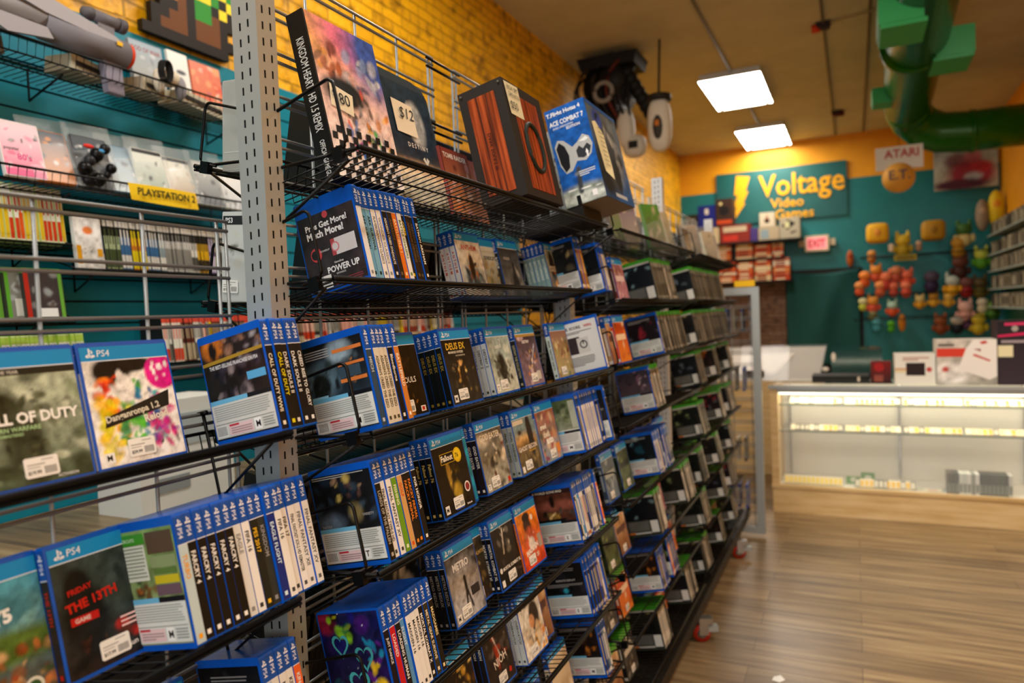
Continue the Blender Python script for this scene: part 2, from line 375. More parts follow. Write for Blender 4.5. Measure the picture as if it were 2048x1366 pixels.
def sticker_mesh(wd=.040, hg=.024, seed=1):
    mb = MB(); r = .002
    pts = [(r, 0), (wd-r, 0), (wd, r), (wd, hg-r), (wd-r, hg), (r, hg), (0, hg-r), (0, r)]
    mb.prism(pts, (0, 0, 0), (1, 0, 0), (0, 0, 1), (0, -.0004, 0), 'f2f2ec', 'print_matte')
    over(mb, (0, -.0004, 0), (1, 0, 0), (0, 0, 1), wd, hg, [('B', .55, .12, .93, .5), ('R', .08, .62, .6, .67, '9a9a98'), ('R', .5, .82, .85, .87, 'a8a8a8'), ('R', .08, .48, .45, .52, 'a8a8a8'), ('T', '$'+random.Random(seed).choice(('19.99', '17.99', '24.99', '29.99', '9.99', '59.99')), .08, .15, .2, '1a1a1a')], .0002, 'print_matte', seed)
    return mb.build('price_sticker', data_only=True)
STK = [sticker_mesh(seed=i) for i in range(4)]
#ART_PLACEHOLDER
# ---------------------------------------------------------------- the room
XL, XR, YB, YF, ZC = -2.6, 1.9, 12.2, -3.2, 4.13
mb = MB(); mb.box(XL-.1, YF, -.08, XR+.1, YB+.1, 0, m='floor_wood'); struct('floor', mb)
mb = MB(); mb.box(XL-.1, YF, ZC, XR+.1, YB+.1, ZC+.08, m='ceiling_paint'); struct('ceiling', mb)
mb = MB(); mb.box(XL-.12, YF, 0, XL, YB, ZC, m='yellow_brick'); struct('wall_left', mb)
mb = MB(); mb.box(XR, YF, 0, XR+.1, YB, ZC, m='yellow_paint'); struct('wall_right', mb)
mb = MB(); mb.box(XL-.1, YB, 0, XR+.1, YB+.1, ZC, m='yellow_paint')
mb.box(XL, YB-.012, 0, XR, YB+.001, 3.45, m='teal_back'); mb.box(XL, YB-.03, 0, -.95, YB-.012, 1.97, m='brown_brick'); struct('wall_back', mb)
# slat board on the left wall
mb = MB(); z = .06; mb.box(XL-.001, YF+.1, .05, XL+.006, 5.6, 2.745, m='groove_dark')
zt = 2.745
while zt > .1:
    mb.box(XL, YF+.1, zt-.075, XL+.02, 5.6, zt, m='teal_paint'); zt -= .083
o = struct('trim_1', mb); o['label'] = 'teal slat board with dark horizontal grooves on the left wall'
for i, (x, y0, y1) in enumerate(((-1.16, -2, 12.1), (-.2, -2, 12.1), (.18, -2, 12.1))):
    mb = MB(); mb.tube([(x, y0, ZC-.012), (x, y1, ZC-.012)], .012, '6a5c3a', 'print_matte', 6); struct('trim_%d' % (i+2), mb)
mb = MB(); mb.tube([(-.2, 7.27, ZC-.02), (.5, 7.1, ZC-.02)], .008, 'a89668', 'print_matte', 6); struct('trim_5', mb)
# ceiling lamps
def ceiling_lamp(x, y, lab):
    t = empty('ceiling_lamp', loc=(x, y, ZC)); tag(t, lab, 'ceiling light', 'flat square ceiling lamps')
    mb = MB(); mb.box(-.32, -.64, -.05, .32, .64, 0, m='white_steel'); hs = mb.build('housing', t)
    mb = MB(); mb.box(-.33, -.66, -.072, .33, .66, -.052, m='white_panel'); mb.quad((-.325, .655, -.0725), (.325, .655, -.0725), (.325, -.655, -.0725), (-.325, -.655, -.0725), m='lamp_face'); mb.build('diffuser', t)
    for sx in (-1, 1):
        for sy in (-1, 1):
            mb = MB(); mb.cyl((sx*.27, sy*.6, -.08), (sx*.27, sy*.6, -.02), .028, m='chrome', n=12); mb.build('clip', hs)
for x, y, l in ((-1.18, 8.82, 'lit rectangular ceiling lamp, the larger and nearer one in view'), (-1.16, 11.42, 'lit rectangular ceiling lamp close to the yellow back wall'),
                (-1.2, 3.2, 'lit ceiling lamp above the near part of the rack'), (-1.2, .3, 'lit ceiling lamp over the left wall bay'), (.9, .3, 'lit ceiling lamp above the aisle near the camera'), (.9, 3.0, 'lit ceiling lamp above the aisle by the rack')):
    ceiling_lamp(x, y, l)
for x, y, c, l in ((-.2, 7.3, 'd8401c', 'small bright red ceiling sprinkler head on the conduit'), (-.16, 10.68, '5c0f12', 'dark red alarm box on the ceiling near the back wall')):
    t = empty('ceiling_alarm', loc=(x, y, ZC)); tag(t, l, 'alarm')
    mb = MB(); mb.box(-.05, -.05, -.05, .05, .05, 0, '2a1512', 'print_matte', top=1.3); mb.build('base', t)
    mb = MB(); mb.cyl((-.1 if c == 'd8401c' else -.04, 0, -.04), (-.03 if c == 'd8401c' else .1, 0, -.04), .035, c); mb.build('head', t)
# green ventilation duct
t = empty('ventilation_duct', loc=(0, 0, 0)); tag(t, 'big glossy green round air duct running under the ceiling', 'air duct')
mb = MB(); mb.cyl((.3, -1, 3.71), (.575, 9.1, 3.71), .235, m='duct_green', n=32); mb.cyl((.49, 6.95, 3.71), (.495, 7.05, 3.71), .25, m='duct_green', n=32); mb.build('main_pipe', t)
mb = MB(); mb.tube([(.572, 9.0, 3.71), (.59, 9.25, 3.69), (.64, 9.42, 3.62), (.75, 9.5, 3.52), (.92, 9.52, 3.44), (1.2, 9.52, 3.41), (1.9, 9.52, 3.41)], [.232, .232, .23, .228, .226, .225, .225], m='duct_green', n=32); mb.build('elbow_pipe', t)
mb = MB(); mb.cyl((1.2, 9.52, 3.41), (1.26, 9.52, 3.41), .235, m='duct_green', n=32); mb.build('collar', t)
for (x, y, z, s) in ((.34, 5.75, 3.52, 1), (.76, 7.0, 3.6, 1), (.3, 8.3, 3.62, .62)):
    mb = MB(); mb.box(x-.12*s, y-.2*s, z-.1*s, x+.12*s, y+.2*s, z+.12*s, m='duct_green'); mb.box(x-.14*s, y-.22*s, z-.13*s, x+.14*s, y+.22*s, z-.1*s, m='register_green'); mb.box(x+(.12 if x > .5 else -.15)*s, y-.22*s, z-.1*s, x+(.15 if x > .5 else -.12)*s, y+.22*s, z+.12*s, m='register_green'); mb.box(x-.12*s, y-.225*s, z-.1*s, x+.12*s, y-.2*s, z+.12*s, m='register_green'); mb.build('air_register', t)
# hanging machine under the ceiling
t = empty('hanging_machine', loc=(-2.1, 7, 3.7)); tag(t, 'black hanging machine of cables, rings and white shells near the ceiling', 'hanging model')
mb = MB(); mb.box(-.3, -.2, .25, .25, .2, .36, '0c0b0a', 'print_matte', 1.1); mb.cyl((-.02, 0, .36), (-.02, 0, .43), .05, '0c0b0a'); mb.build('mount', t)
mb = MB(); mb.cyl((-.05, -.16, .08), (-.05, .16, .08), .24, '100e0d', n=24); mb.cyl((.02, -.2, .12), (.02, -.16, .12), .13, '1c1a19', n=20); mb.box(-.28, -.1, -.3, .12, .12, -.02, '0e0d0c', 'print_matte', .8); mb.build('drum', t)
mb = MB(); mb.tube([(-.06+.09*math.cos(a), -.22, .0+.09*math.sin(a)) for a in np.linspace(0, 6.28, 20)[:-1]], .022, '8a8378', 'print_matte', 8, closed=True); mb.build('ring', t)
rs = random.Random(8)
for k in range(9):
    mb = MB(); x0 = -.25+.06*k; a = rs.uniform(-.45, .1)
    pts = [(x0, rs.uniform(-.2, .1), .3), (x0+a*.5-.08, -.22, .1), (x0+a*.4, -.24, -.15), (x0*.5+.05, -.1, -.33)]
    P = [Vector(p) for p in pts]; cur = [P[0]*(1-u)**3+P[1]*3*u*(1-u)**2+P[2]*3*u*u*(1-u)+P[3]*u**3 for u in np.linspace(0, 1, 12)]
    mb.tube(cur, .016, rs.choice(('15110e', '1d1713', '5a1e10', '241c16')), 'print_matte', 6); mb.build('hose', t)
mb = MB()
for k in range(10):
    u = k/9; mb.ell((.15+.32*u, -.1, .18-.62*u), (.07, .07, .075), '141210')
mb.build('arm', t)
mb = MB(); mb.ell((.12, -.1, -.36), (.09, .09, .2), 'cfc8b8', pw=.85); mb.ell((.2, -.1, -.54), (.12, .08, .11), 'c8c1b0', pw=.8); mb.box(.16, -.182, -.57, .25, -.17, -.5, '141210', 'print_matte'); mb.build('white_shell', t)
t = empty('white_capsule', loc=(-1.6, 6.7, 3.3)); tag(t, 'white rounded capsule with a dark oval recess hanging off the wall', 'hanging model')
mb = MB(); mb.ell((0, 0, -.02), (.11, .09, .25), 'd5cfbf', pw=.75, nu=20, nv=14); mb.build('shell', t)
mb = MB(); mb.ell((0, -.055, -.05), (.062, .05, .14), '3a3630', nu=16); mb.box(-.018, -.112, -.05, .018, -.1, .0, 'c8741a', 'print_matte'); mb.build('recess', t)
mb = MB(); mb.cyl((0, 0, .2), (0, 0, .25), .115, '26231f', n=20); mb.cyl((0, 0, .25), (0, .1, .8), .012, '26231f', n=8); mb.build('cap', t)
# shop sign
t = empty('shop_sign', loc=(-2.0, YB-.02, 2.9)); tag(t, 'teal sign board with yellow lightning bolt and shop lettering on back wall', 'sign')
mb = MB(); mb.box(0, -.03, 0, 1.94, 0, .83, m='teal_dark'); bd = mb.build('board', t)
def T1(t, name, s, x, z, h, mw, c='eca812', d=.012, y=-.045):
    mb = MB(); mb.text(s, (x, y, z), (1, 0, 0), (0, 0, 1), h, mw, c, 'print_matte', .012, depth=d); mb.build(name, t)
T1(bd, 'lettering', 'Voltage', .66, .28, .45, 1.25); T1(bd, 'lettering', 'Video', .83, .2, .15, .5); T1(bd, 'lettering', 'Games', .9, .02, .15, .58)
mb = MB(); mb.prism([(.32, .78), (.53, .74), (.46, .52), (.5, .51), (.42, .33), (.45, .32), (.24, .02), (.31, .27), (.27, .28), (.33, .46), (.28, .47)], (0, -.045, 0), (1, 0, 0), (0, 0, 1), (0, .012, 0), 'eca812', 'print_matte'); mb.build('lightning_bolt', bd)
# exit sign
t = empty('exit_sign', loc=(-.5, YB-.1, 2.49)); tag(t, 'small pink lit EXIT sign on the teal back wall', 'sign')
mb = MB(); mb.box(-.17, -.04, -.12, .17, .08, .12, 'd8c8a8', 'print_matte'); mb.box(-.26, 0, -.04, -.17, .06, .06, 'c8b898', 'print_matte'); mb.box(.17, 0, -.04, .26, .06, .06, 'c8b898', 'print_matte'); mb.build('housing', t)
mat('exit_glow', 'f08a8a', emit=.8)
mb = MB(); mb.quad((-.14, -.042, -.09), (.14, -.042, -.09), (.14, -.042, .09), (-.14, -.042, .09), m='exit_glow'); mb.build('lit_panel', t)
mb = MB(); mb.text('EXIT', (-.12, -.046, -.06), (1, 0, 0), (0, 0, 1), .12, .24, 'c02028', bold=.03); mb.build('lettering', t)
# curtain in the doorway
mb = MB(); nx, nz = 60, 30; vs = []; fs = []
for j in range(nz+1):
    for i in range(nx+1):
        u, v = i/nx, j/nz; sag = .05*math.sin(math.pi*u)*v
        vs.append((-.96+1.04*u, YB-.09-.025*math.sin(u*14+2*v)*(.25+.4*u)-.05*math.exp(-((u-.75+.5*(1-v))*6)**2), .6+1.47*v-sag))
for j in range(nz):
    for i in range(nx): a = j*(nx+1)+i; fs.append((a, a+1, a+nx+2, a+nx+1))
mb.add(vs, fs, m='curtain_cloth', sm=True); o = mb.build('door_curtain'); md = o.modifiers.new('s', 'SOLIDIFY'); md.thickness = .004
tag(o, 'dark teal cloth curtain hanging over the doorway in the back wall', 'curtain')
mb = MB(); mb.box(-.98, YB-.05, 0, .12, YB-.013, 2.09, '1a1410', 'print_matte'); struct('door_1', mb)
# hanging signs
t = empty('hanging_sign', loc=(.24, 8.6, 2.93)); tag(t, 'white card sign with red ATARI lettering hung under green duct', 'sign')
mb = MB(); mb.box(0, 0, 0, .44, .02, .24, 'd8d4c8', 'print_matte'); mb.build('card', t)
mb = MB(); mb.text('ATARI', (.08, -.003, .12), (1, 0, 0), (0, 0, 1), .09, .32, 'b02c28', 'print_matte', .02); mb.build('lettering', t)
mb = MB(); mb.tube([(.22, .01, .24), (.22, .01, .56)], .003); mb.build('cord', t)
t = empty('round_sign', loc=(.45, 8.581, 2.84)); tag(t, 'round orange card sign reading E.T. below the white card', 'sign')
mb = MB(); mb.cyl((0, 0, 0), (0, .02, 0), .155, 'd89a3a', n=28); mb.build('disc', t)
mb = MB(); mb.text('E.T.', (-.09, -.003, -.02), (1, 0, 0), (0, 0, 1), .1, .2, '5a4a58', 'print_matte', .02); mb.build('lettering', t)
t = empty('canvas_picture', loc=(1.08, 12.0, 3.1)); tag(t, 'pale blue canvas print of reddish shapes on the wall at right', 'picture')
mb = MB(); mb.box(0, 0, 0, .77, .04, .58, 'a8b4b4', 'print_matte'); art(mb, (0, -.001, 0), (1, 0, 0), (0, 0, 1), .77, .58, ('8fa4ac', 'c4c0a4'), [('e', .38, .68, .22, .2, '6a5058', .5), ('e', .62, .75, .14, .18, 'a0606a', .4), ('e', .6, .35, .38, .32, '8a2c38', .5), ('e', .75, .5, .16, .14, 'b03038', .5), ('e', .62, .28, .14, .1, 'b0b4bc', .5), ('e', .4, .1, .45, .14, '4a2030', .5)], 3, .03, 'print_matte'); mb.build('canvas', t)

# ---------------------------------------------------------------- the rack
BAYS = {'L': dict(X=-.75, y0=-.5, y1=.80, D=.16, rows={3: 1.393, 4: 1.145, 5: .90}, nm='left bay'),
        'A': dict(X=-.68, y0=.90, y1=2.13, rows={1: 1.82, 2: 1.622, 3: 1.377, 4: 1.155, 5: .91, 6: .675, 7: .45}, RX={2: -.74}, nm='near bay'),
        'B': dict(X=-.68, y0=2.26, y1=3.46, rows={1: 1.82, 2: 1.592, 3: 1.377, 4: 1.17, 5: .91, 6: .675, 7: .45, 8: .22}, nm='middle bay'),
        'C': dict(X=-.68, y0=3.60, y1=4.82, rows={1: 1.82, 2: 1.592, 3: 1.377, 4: 1.17, 5: .91, 6: .675, 7: .45, 8: .22}, nm='far bay')}
ROWN = {1: 'top shelf', 2: 'second shelf', 3: 'third shelf', 4: 'fourth shelf', 5: 'fifth shelf', 6: 'sixth shelf', 7: 'seventh shelf', 8: 'lowest shelf'}
TILT = math.radians(12)
def bX(bay, row): return BAYS[bay].get('RX', {}).get(row, BAYS[bay]['X'])
def shelfM(bay, row): b = BAYS[bay]; return Matrix.Translation((bX(bay, row), b['y0'], b['rows'][row])) @ Matrix.Rotation(-TILT, 4, 'Y')
_sh = {}
def shelf_meshes(L, D=.235):
    if (L, D) in _sh: return _sh[(L, D)]
    a = MB(); n = int(L/.0245)
    for i in range(n+1):
        y = L*i/n; a.tube([(-.002, y, -.004), (-D, y, -.004), (-D, y, .03)], .0013, n=4)
    for x in (-.06, -.12, -.18): a.tube([(x, 0, -.008), (x, L, -.008)], .002, n=5)
    b = MB(); b.tube([(0, 0, 0), (0, L, 0)], .0045, n=8); b.tube([(-D, 0, .03), (0-.004, 0, -.001)], .003); b.tube([(-D, L, .03), (-.004, L, -.001)], .003)
    b.tube([(-D, 0, .03), (-D, L, .03)], .003); b.tube([(.0, 0, -.007), (.0, L, -.007)], .0025)
    c = MB(); c.tube([(-.03, 0, -.008), (-D+.002, 0, -.075), (-D+.002, 0, .06)], .003); c.tube([(-D-.008, 0, .06), (-D+.01, 0, .06)], .004)
    d = MB(); r = .012; p = []
    x1, z1 = -.018, .118
    for cx, cz, a0 in ((x1-r, z1-r, 90), (x1-r, .006+r, 0)):
        for k in range(5): t_ = math.radians(a0-22.5*k); p.append((cx+r*math.cos(t_), 0, cz+r*math.sin(t_)))
    p = [(-D, 0, .075), (-.16, 0, z1-.012)]+p+[(-.06, 0, .004)]
    d.tube(p, .0028); d.box(-.045, -.006, -.012, -.025, .006, .01, m='black_wire')
    _sh[(L, D)] = [q.build(nm, data_only=True) for q, nm in ((a, 'wire_deck'), (b, 'rim'), (c, 'bracket'), (d, 'end_guard'))]
    return _sh[(L, D)]
def wire_shelf(M, L, lab, guards=(0,), D=.228, group='black wire shelves on the centre rack', brk=True):
    a, b, c, d = shelf_meshes(L, D); t = empty('wire_shelf', M); tag(t, lab, 'shelf', group)
    obj('wire_deck', a, t); obj('rim', b, t)
    for y in ((.012, L-.012) if brk else ()): o = obj('bracket', c, t); o.location = (0, y, 0)
    for y in guards: o = obj('end_guard', d, t); o.location = (0, y, 0)
    return t
for bk, b in BAYS.items():
    for r in b['rows']:
        wire_shelf(shelfM(bk, r), round(b['y1']-b['y0'], 3), 'black wire shelf, %s of the %s' % (ROWN[r], b['nm']), (-.004,) if bk != 'L' else (), D=b.get('D', .228) if bX(bk, r) in (-.75, -.68) else .168, brk=r < 8)
# steel posts
def slotted(mb, o, right, up, w, h, cols, sw=.0036, pitch=.0254, sh=.0125, m='grey_steel'):
    o = A3(o, float); right = A3(right, float); up = A3(up, float)
    P = lambda x, y: o+right*x+up*y
    xs = [0]
    for c in cols: xs += [c-sw/2, c+sw/2]
    xs.append(w)
    for i in range(0, len(xs), 2): mb.quad(P(xs[i], 0), P(xs[i+1], 0), P(xs[i+1], h), P(xs[i], h), m=m)
    for k, c in enumerate(cols):
        y = 0; off = .003*k
        while y < h-pitch:
            a = y+off+.006; mb.quad(P(c-sw/2, y if y == 0 else y+off-.0), P(c+sw/2, y if y == 0 else y+off), P(c+sw/2, a), P(c-sw/2, a), m=m)
            y2 = y+pitch+off; mb.quad(P(c-sw/2, a+sh), P(c+sw/2, a+sh), P(c+sw/2, y2), P(c-sw/2, y2), m=m); y += pitch
        mb.quad(P(c-sw/2, y), P(c+sw/2, y), P(c+sw/2, h), P(c-sw/2, h), m=m)
def post(y, ztop, lab, m='grey_steel'):
    mb = MB(); x0, x1 = -.887, -.835; y1 = y+.042
    slotted(mb, (x0, y, .16), (1, 0, 0), (0, 0, 1), .052, ztop-.16, (.017, .034), m=m)
    slotted(mb, (x1, y, .16), (0, 1, 0), (0, 0, 1), .042, ztop-.16, (.013, .030), m=m)
    mb.quad((x0, y1, .16), (x0, y, .16), (x0, y, ztop), (x0, y1, ztop), m=m); mb.quad((x1, y1, .16), (x0, y1, .16), (x0, y1, ztop), (x1, y1, ztop), m=m)
    mb.quad((x0, y, ztop), (x1, y, ztop), (x1, y1, ztop), (x0, y1, ztop), m=m)
    mb.box(x0+.004, y+.004, .16, x1-.004, y1-.004, ztop-.003, '0c0c0c', 'print_matte')
    o = mb.build('slotted_post'); tag(o, lab, 'post', 'slotted steel posts of the centre rack')
post(.86, 2.4, 'grey slotted steel post between the left bay and the near bay')
post(2.185, 2.2, 'slotted post between near bay and middle bay, mostly behind stock', 'grey_steel')
post(3.5, 2.2, 'pale slotted post rising between the middle bay and far bay', 'white_steel')
post(4.86, 2.14, 'pale slotted post at the far end of the rack', 'white_steel')
mb = MB(); mb.box(-.99, .70, .16, -.9, .72, 1.55, m='grey_steel')
# grid panels
def grid_panel(y0, y1, z0, z1, lab, m='grey_wire', top=True):
    t = empty('grid_panel', loc=(-.925, y0, z0)); tag(t, lab, 'wire grid', 'wire grid panels of the centre rack'); L = y1-y0; h = z1-z0
    mb = MB()
    n = round(L/.152)
    for i in range(n+1): mb.tube([(0, L*i/n, 0), (0, L*i/n, h)], .003, m=m)
    for y in (.018, L-.018): mb.tube([(0, y, 0), (0, y, h)], .003, m=m)
    mb.build('upright_wires', t)
    mb = MB(); z = h
    while z > 0:
        mb.tube([(.004, 0, z), (.004, L, z)], .003, m=m); mb.tube([(.004, 0, z-.0155), (.004, L, z-.0155)], .003, m=m); z -= .0765
    mb.build('cross_wires', t)
grid_panel(-.51, .859, .25, 1.723, 'grey wire grid behind the left bay, lower than the others')
grid_panel(.93, 1.53, .25, 2.19, 'grey wire grid beside the post, behind the near bay')
grid_panel(1.63, 2.17, .25, 2.19, 'grey wire grid in the far half of the near bay')
grid_panel(2.27, 2.86, .25, 2.17, 'wire grid in the near half of the middle bay'); grid_panel(2.9, 3.48, .25, 2.15, 'wire grid in the far half of the middle bay')
grid_panel(3.58, 4.82, .25, 2.12, 'wire grid behind the far bay')
for z, lab in ((2.185, 'black connector bars joining two grids at their tops'), (2.03, 'black connector bars below the top of two joined grids'), (1.9, 'black connector bars low between two joined grids')):
    mb = MB(); mb.tube([(-.92, 1.5, z), (-.92, 1.66, z)], .0032); mb.tube([(-.92, 1.5, z-.02), (-.92, 1.66, z-.02)], .0032); o = mb.build('connector_bar'); tag(o, lab, 'bar', 'connector bars')
mb = MB(); mb.box(-1.3, -.4, .115, -.675, 5.1, .155, m='black_steel'); mb.box(-.7, -.4, .155, -.675, 5.1, .17, m='black_steel')
n = 90
for i in range(n): mb.tube([(-.72, -.3+5.3*i/n, .165), (-1.25, -.3+5.3*i/n, .165)], .002, n=4)
o = mb.build('rack_base'); tag(o, 'long black steel base under the centre rack', 'base')
def caster(x, y, lab, rot=.5):
    t = empty('caster_wheel', Matrix.Translation((x, y, 0)) @ Matrix.Rotation(rot, 4, 'Z')); tag(t, lab, 'caster', 'red caster wheels under the rack')
    mb = MB(); mb.cyl((0, -.014, .04), (0, .014, .04), .04, m='red_rubber', n=24); wh = mb.build('wheel', t)
    mb = MB(); mb.cyl((0, -.016, .04), (0, .016, .04), .022, m='chrome', n=16); mb.build('hub', wh)
    mb = MB(); mb.box(-.012, -.022, .035, .03, -.018, .1, m='chrome'); mb.box(-.012, .018, .035, .03, .022, .1, m='chrome'); mb.box(-.012, -.024, .085, .05, .024, .114, m='chrome'); mb.build('fork', t)
    mb = MB(); mb.box(.03, -.02, .05, .075, .02, .075, m='grey_steel'); mb.build('brake_pedal', t)
caster(-.675, 3.32, 'red caster wheel with chrome fork, the nearer of two by the aisle', .4); caster(-.675, 4.52, 'red caster wheel at the far end of the rack', .3); caster(-1.25, 3.32, 'red caster wheel on the wall side, nearer', .4); caster(-1.25, 4.52, 'red caster wheel on the wall side, farther', .4); caster(-.72, .2, 'red caster wheel under the left bay', .4)
caster(-1.25, .2, 'red caster wheel under the left bay on the wall side', .4)
# ---------------------------------------------------------------- game cases
CN = {'black': '141414', 'charcoal': '3a3a38', 'grey': '808078', 'white': 'e8e8e2', 'cream': 'd8cda8', 'red': 'b42018', 'orange': 'dc6a1c', 'yellow': 'e6bc20', 'green': '5a9a24', 'pale green': 'a8c4b4', 'teal': '2890a0', 'light blue': '7cb8dc', 'blue': '2458b0', 'navy': '18204a', 'purple': '5a2a78', 'brown': '6a4026', 'tan': 'a88c5c', 'pink': 'd87ca0'}
def cname(h):
    v = [int(h[i:i+2], 16) for i in (0, 2, 4)]
    return min(CN, key=lambda k: sum((v[i]-int(CN[k][j:j+2], 16))**2 for i, j in enumerate((0, 2, 4))))
_cm = {}; NUM = {}; OVER = {}
CNT = {}
KN = {'b': ('blue', 'blue_plastic'), 'g': ('green-topped', 'green_plastic'), 'n': ('dark', 'print_matte_dark')}
def case_obj(M, spec, det, where, fr=None, bk=None, stk=None, grp=None, plastic=None):
    """spec = (body, title, titlecolour, kind)"""
    body, title, tcol, kind = spec
    pl = plastic or KN[kind][1]; seed = hash_s(str(spec)+str(fr)+str(bk)) 
    q = (len(_cm),)
    k = (spec, det, fr, bk, pl)
    if k not in _cm:
        if det >= 2:
            a = MB(); case_shell(a, CW, CH, CT, pl); A_ = a.build('case_shell', data_only=True)
            c = MB(); spine(c, CH, CT, body, title, tcol, kind, 2)
            if fr: front(c, CW, CH, *FR[fr])
            if bk: back(c, CW, CH, CT, *BK[bk][0], **BK[bk][1])
            _cm[k] = (A_, c.build('cover_sheet', data_only=True))
        else:
            c = MB(); case_shell(c, CW, CH, CT, pl); spine(c, CH, CT, body, title, tcol, kind, det)
            if fr: front(c, CW, CH, *FR[fr])
            if bk: back(c, CW, CH, CT, *BK[bk][0], **BK[bk][1])
            _cm[k] = (c.build('case_with_sheet', data_only=True), None)
    A_, C_ = _cm[k]; nm_ = {'b': 'blue_game_case', 'g': 'green_game_case', 'n': 'dark_game_case'}[kind]; NUM[nm_] = NUM.get(nm_, 0)+1
    if NUM[nm_] > 296: OVER.setdefault(nm_, []).append((A_, M)); return None
    o = obj(nm_, A_, None, M)
    if C_: obj('cover_sheet', C_, o)
    if stk is not None: s = obj('price_sticker', STK[stk[0] % 4], o); s.location = (stk[1], -.0017, stk[2])
    tag(o, where, 'video game case', grp or ('blue game cases on the centre rack' if kind == 'b' else 'green topped game cases on the centre rack'))
    return o
def hash_s(s):
    h = 7
    for ch in s: h = (h*31+ord(ch)) % 99991
    return h
def place(bay, row, u, y, yaw): return shelfM(bay, row) @ Matrix.Translation((-u, y, .0035)) @ Matrix.Rotation(yaw, 4, 'Z')
def where(bay, row): return '%s, %s' % (ROWN[row], BAYS[bay]['nm'])
rj = random.Random(11)
def idx(bay, row): CNT[(bay, row)] = CNT.get((bay, row), 0)+1; return ordn(CNT[(bay, row)])
def run(bay, row, px, spines, bk, det, u=.012, y=None):
    """a run of cases with their spines to the aisle, starting at pixel column px of the photograph's frame"""
    b = BAYS[bay]; y = ysolve(px, bX(bay, row)-u, b['rows'][row])-b['y0'] if y is None else y
    for i, s in enumerate(spines):
        s = s if len(s) == 4 else (*s, 'b'); t = CT+.0004; jt = rj.uniform(-.002, .004)
        M = place(bay, row, u+jt, y+t, math.pi); nm = cname(s[0])
        if i == 0: M = M @ Matrix.Rotation(0, 4, 'Z')
        lab = '%s-spined %s game case, %s from left, %s' % (nm, KN[s[3]][0], idx(bay, row), where(bay, row))
        if i == 0 and bk: lab = lab.replace('game case,', 'game case showing its back,')
        case_obj(M, s, det, lab, None, bk if i == 0 else None)
        y += t
    return y
def face(bay, row, px, n, spec, fr, det, u=.12, stk=True, right=False, desc=None, y=None):
    """a stack of n cases with their covers to the aisle"""
    b = BAYS[bay]
    if y is None: y = ysolve(px, bX(bay, row)-u, b['rows'][row])-b['y0']-(CW if right else 0)
    spec = spec if len(spec) == 4 else (*spec, 'b')
    for k in range(n):
        M = place(bay, row, u+k*(CT+.0004), y+rj.uniform(-.0015, .0015)*(k > 0), math.pi/2)
        if k == 0: lab = '%s, %s from left, %s' % (desc or 'cover in '+cname(spec[0]), idx(bay, row), where(bay, row))
        else: lab = '%s-spined %s case behind a face-out one, %s from left, %s' % (cname(spec[0]), KN[spec[3]][0], idx(bay, row), where(bay, row))
        lab = ' '.join(lab.split())
        case_obj(M, spec, det, lab, fr if k == 0 else None, None, (k+hash_s(str(fr)), rj.choice((.03, .045, .05)), .012) if (k == 0 and stk) else None)
    return y+CW
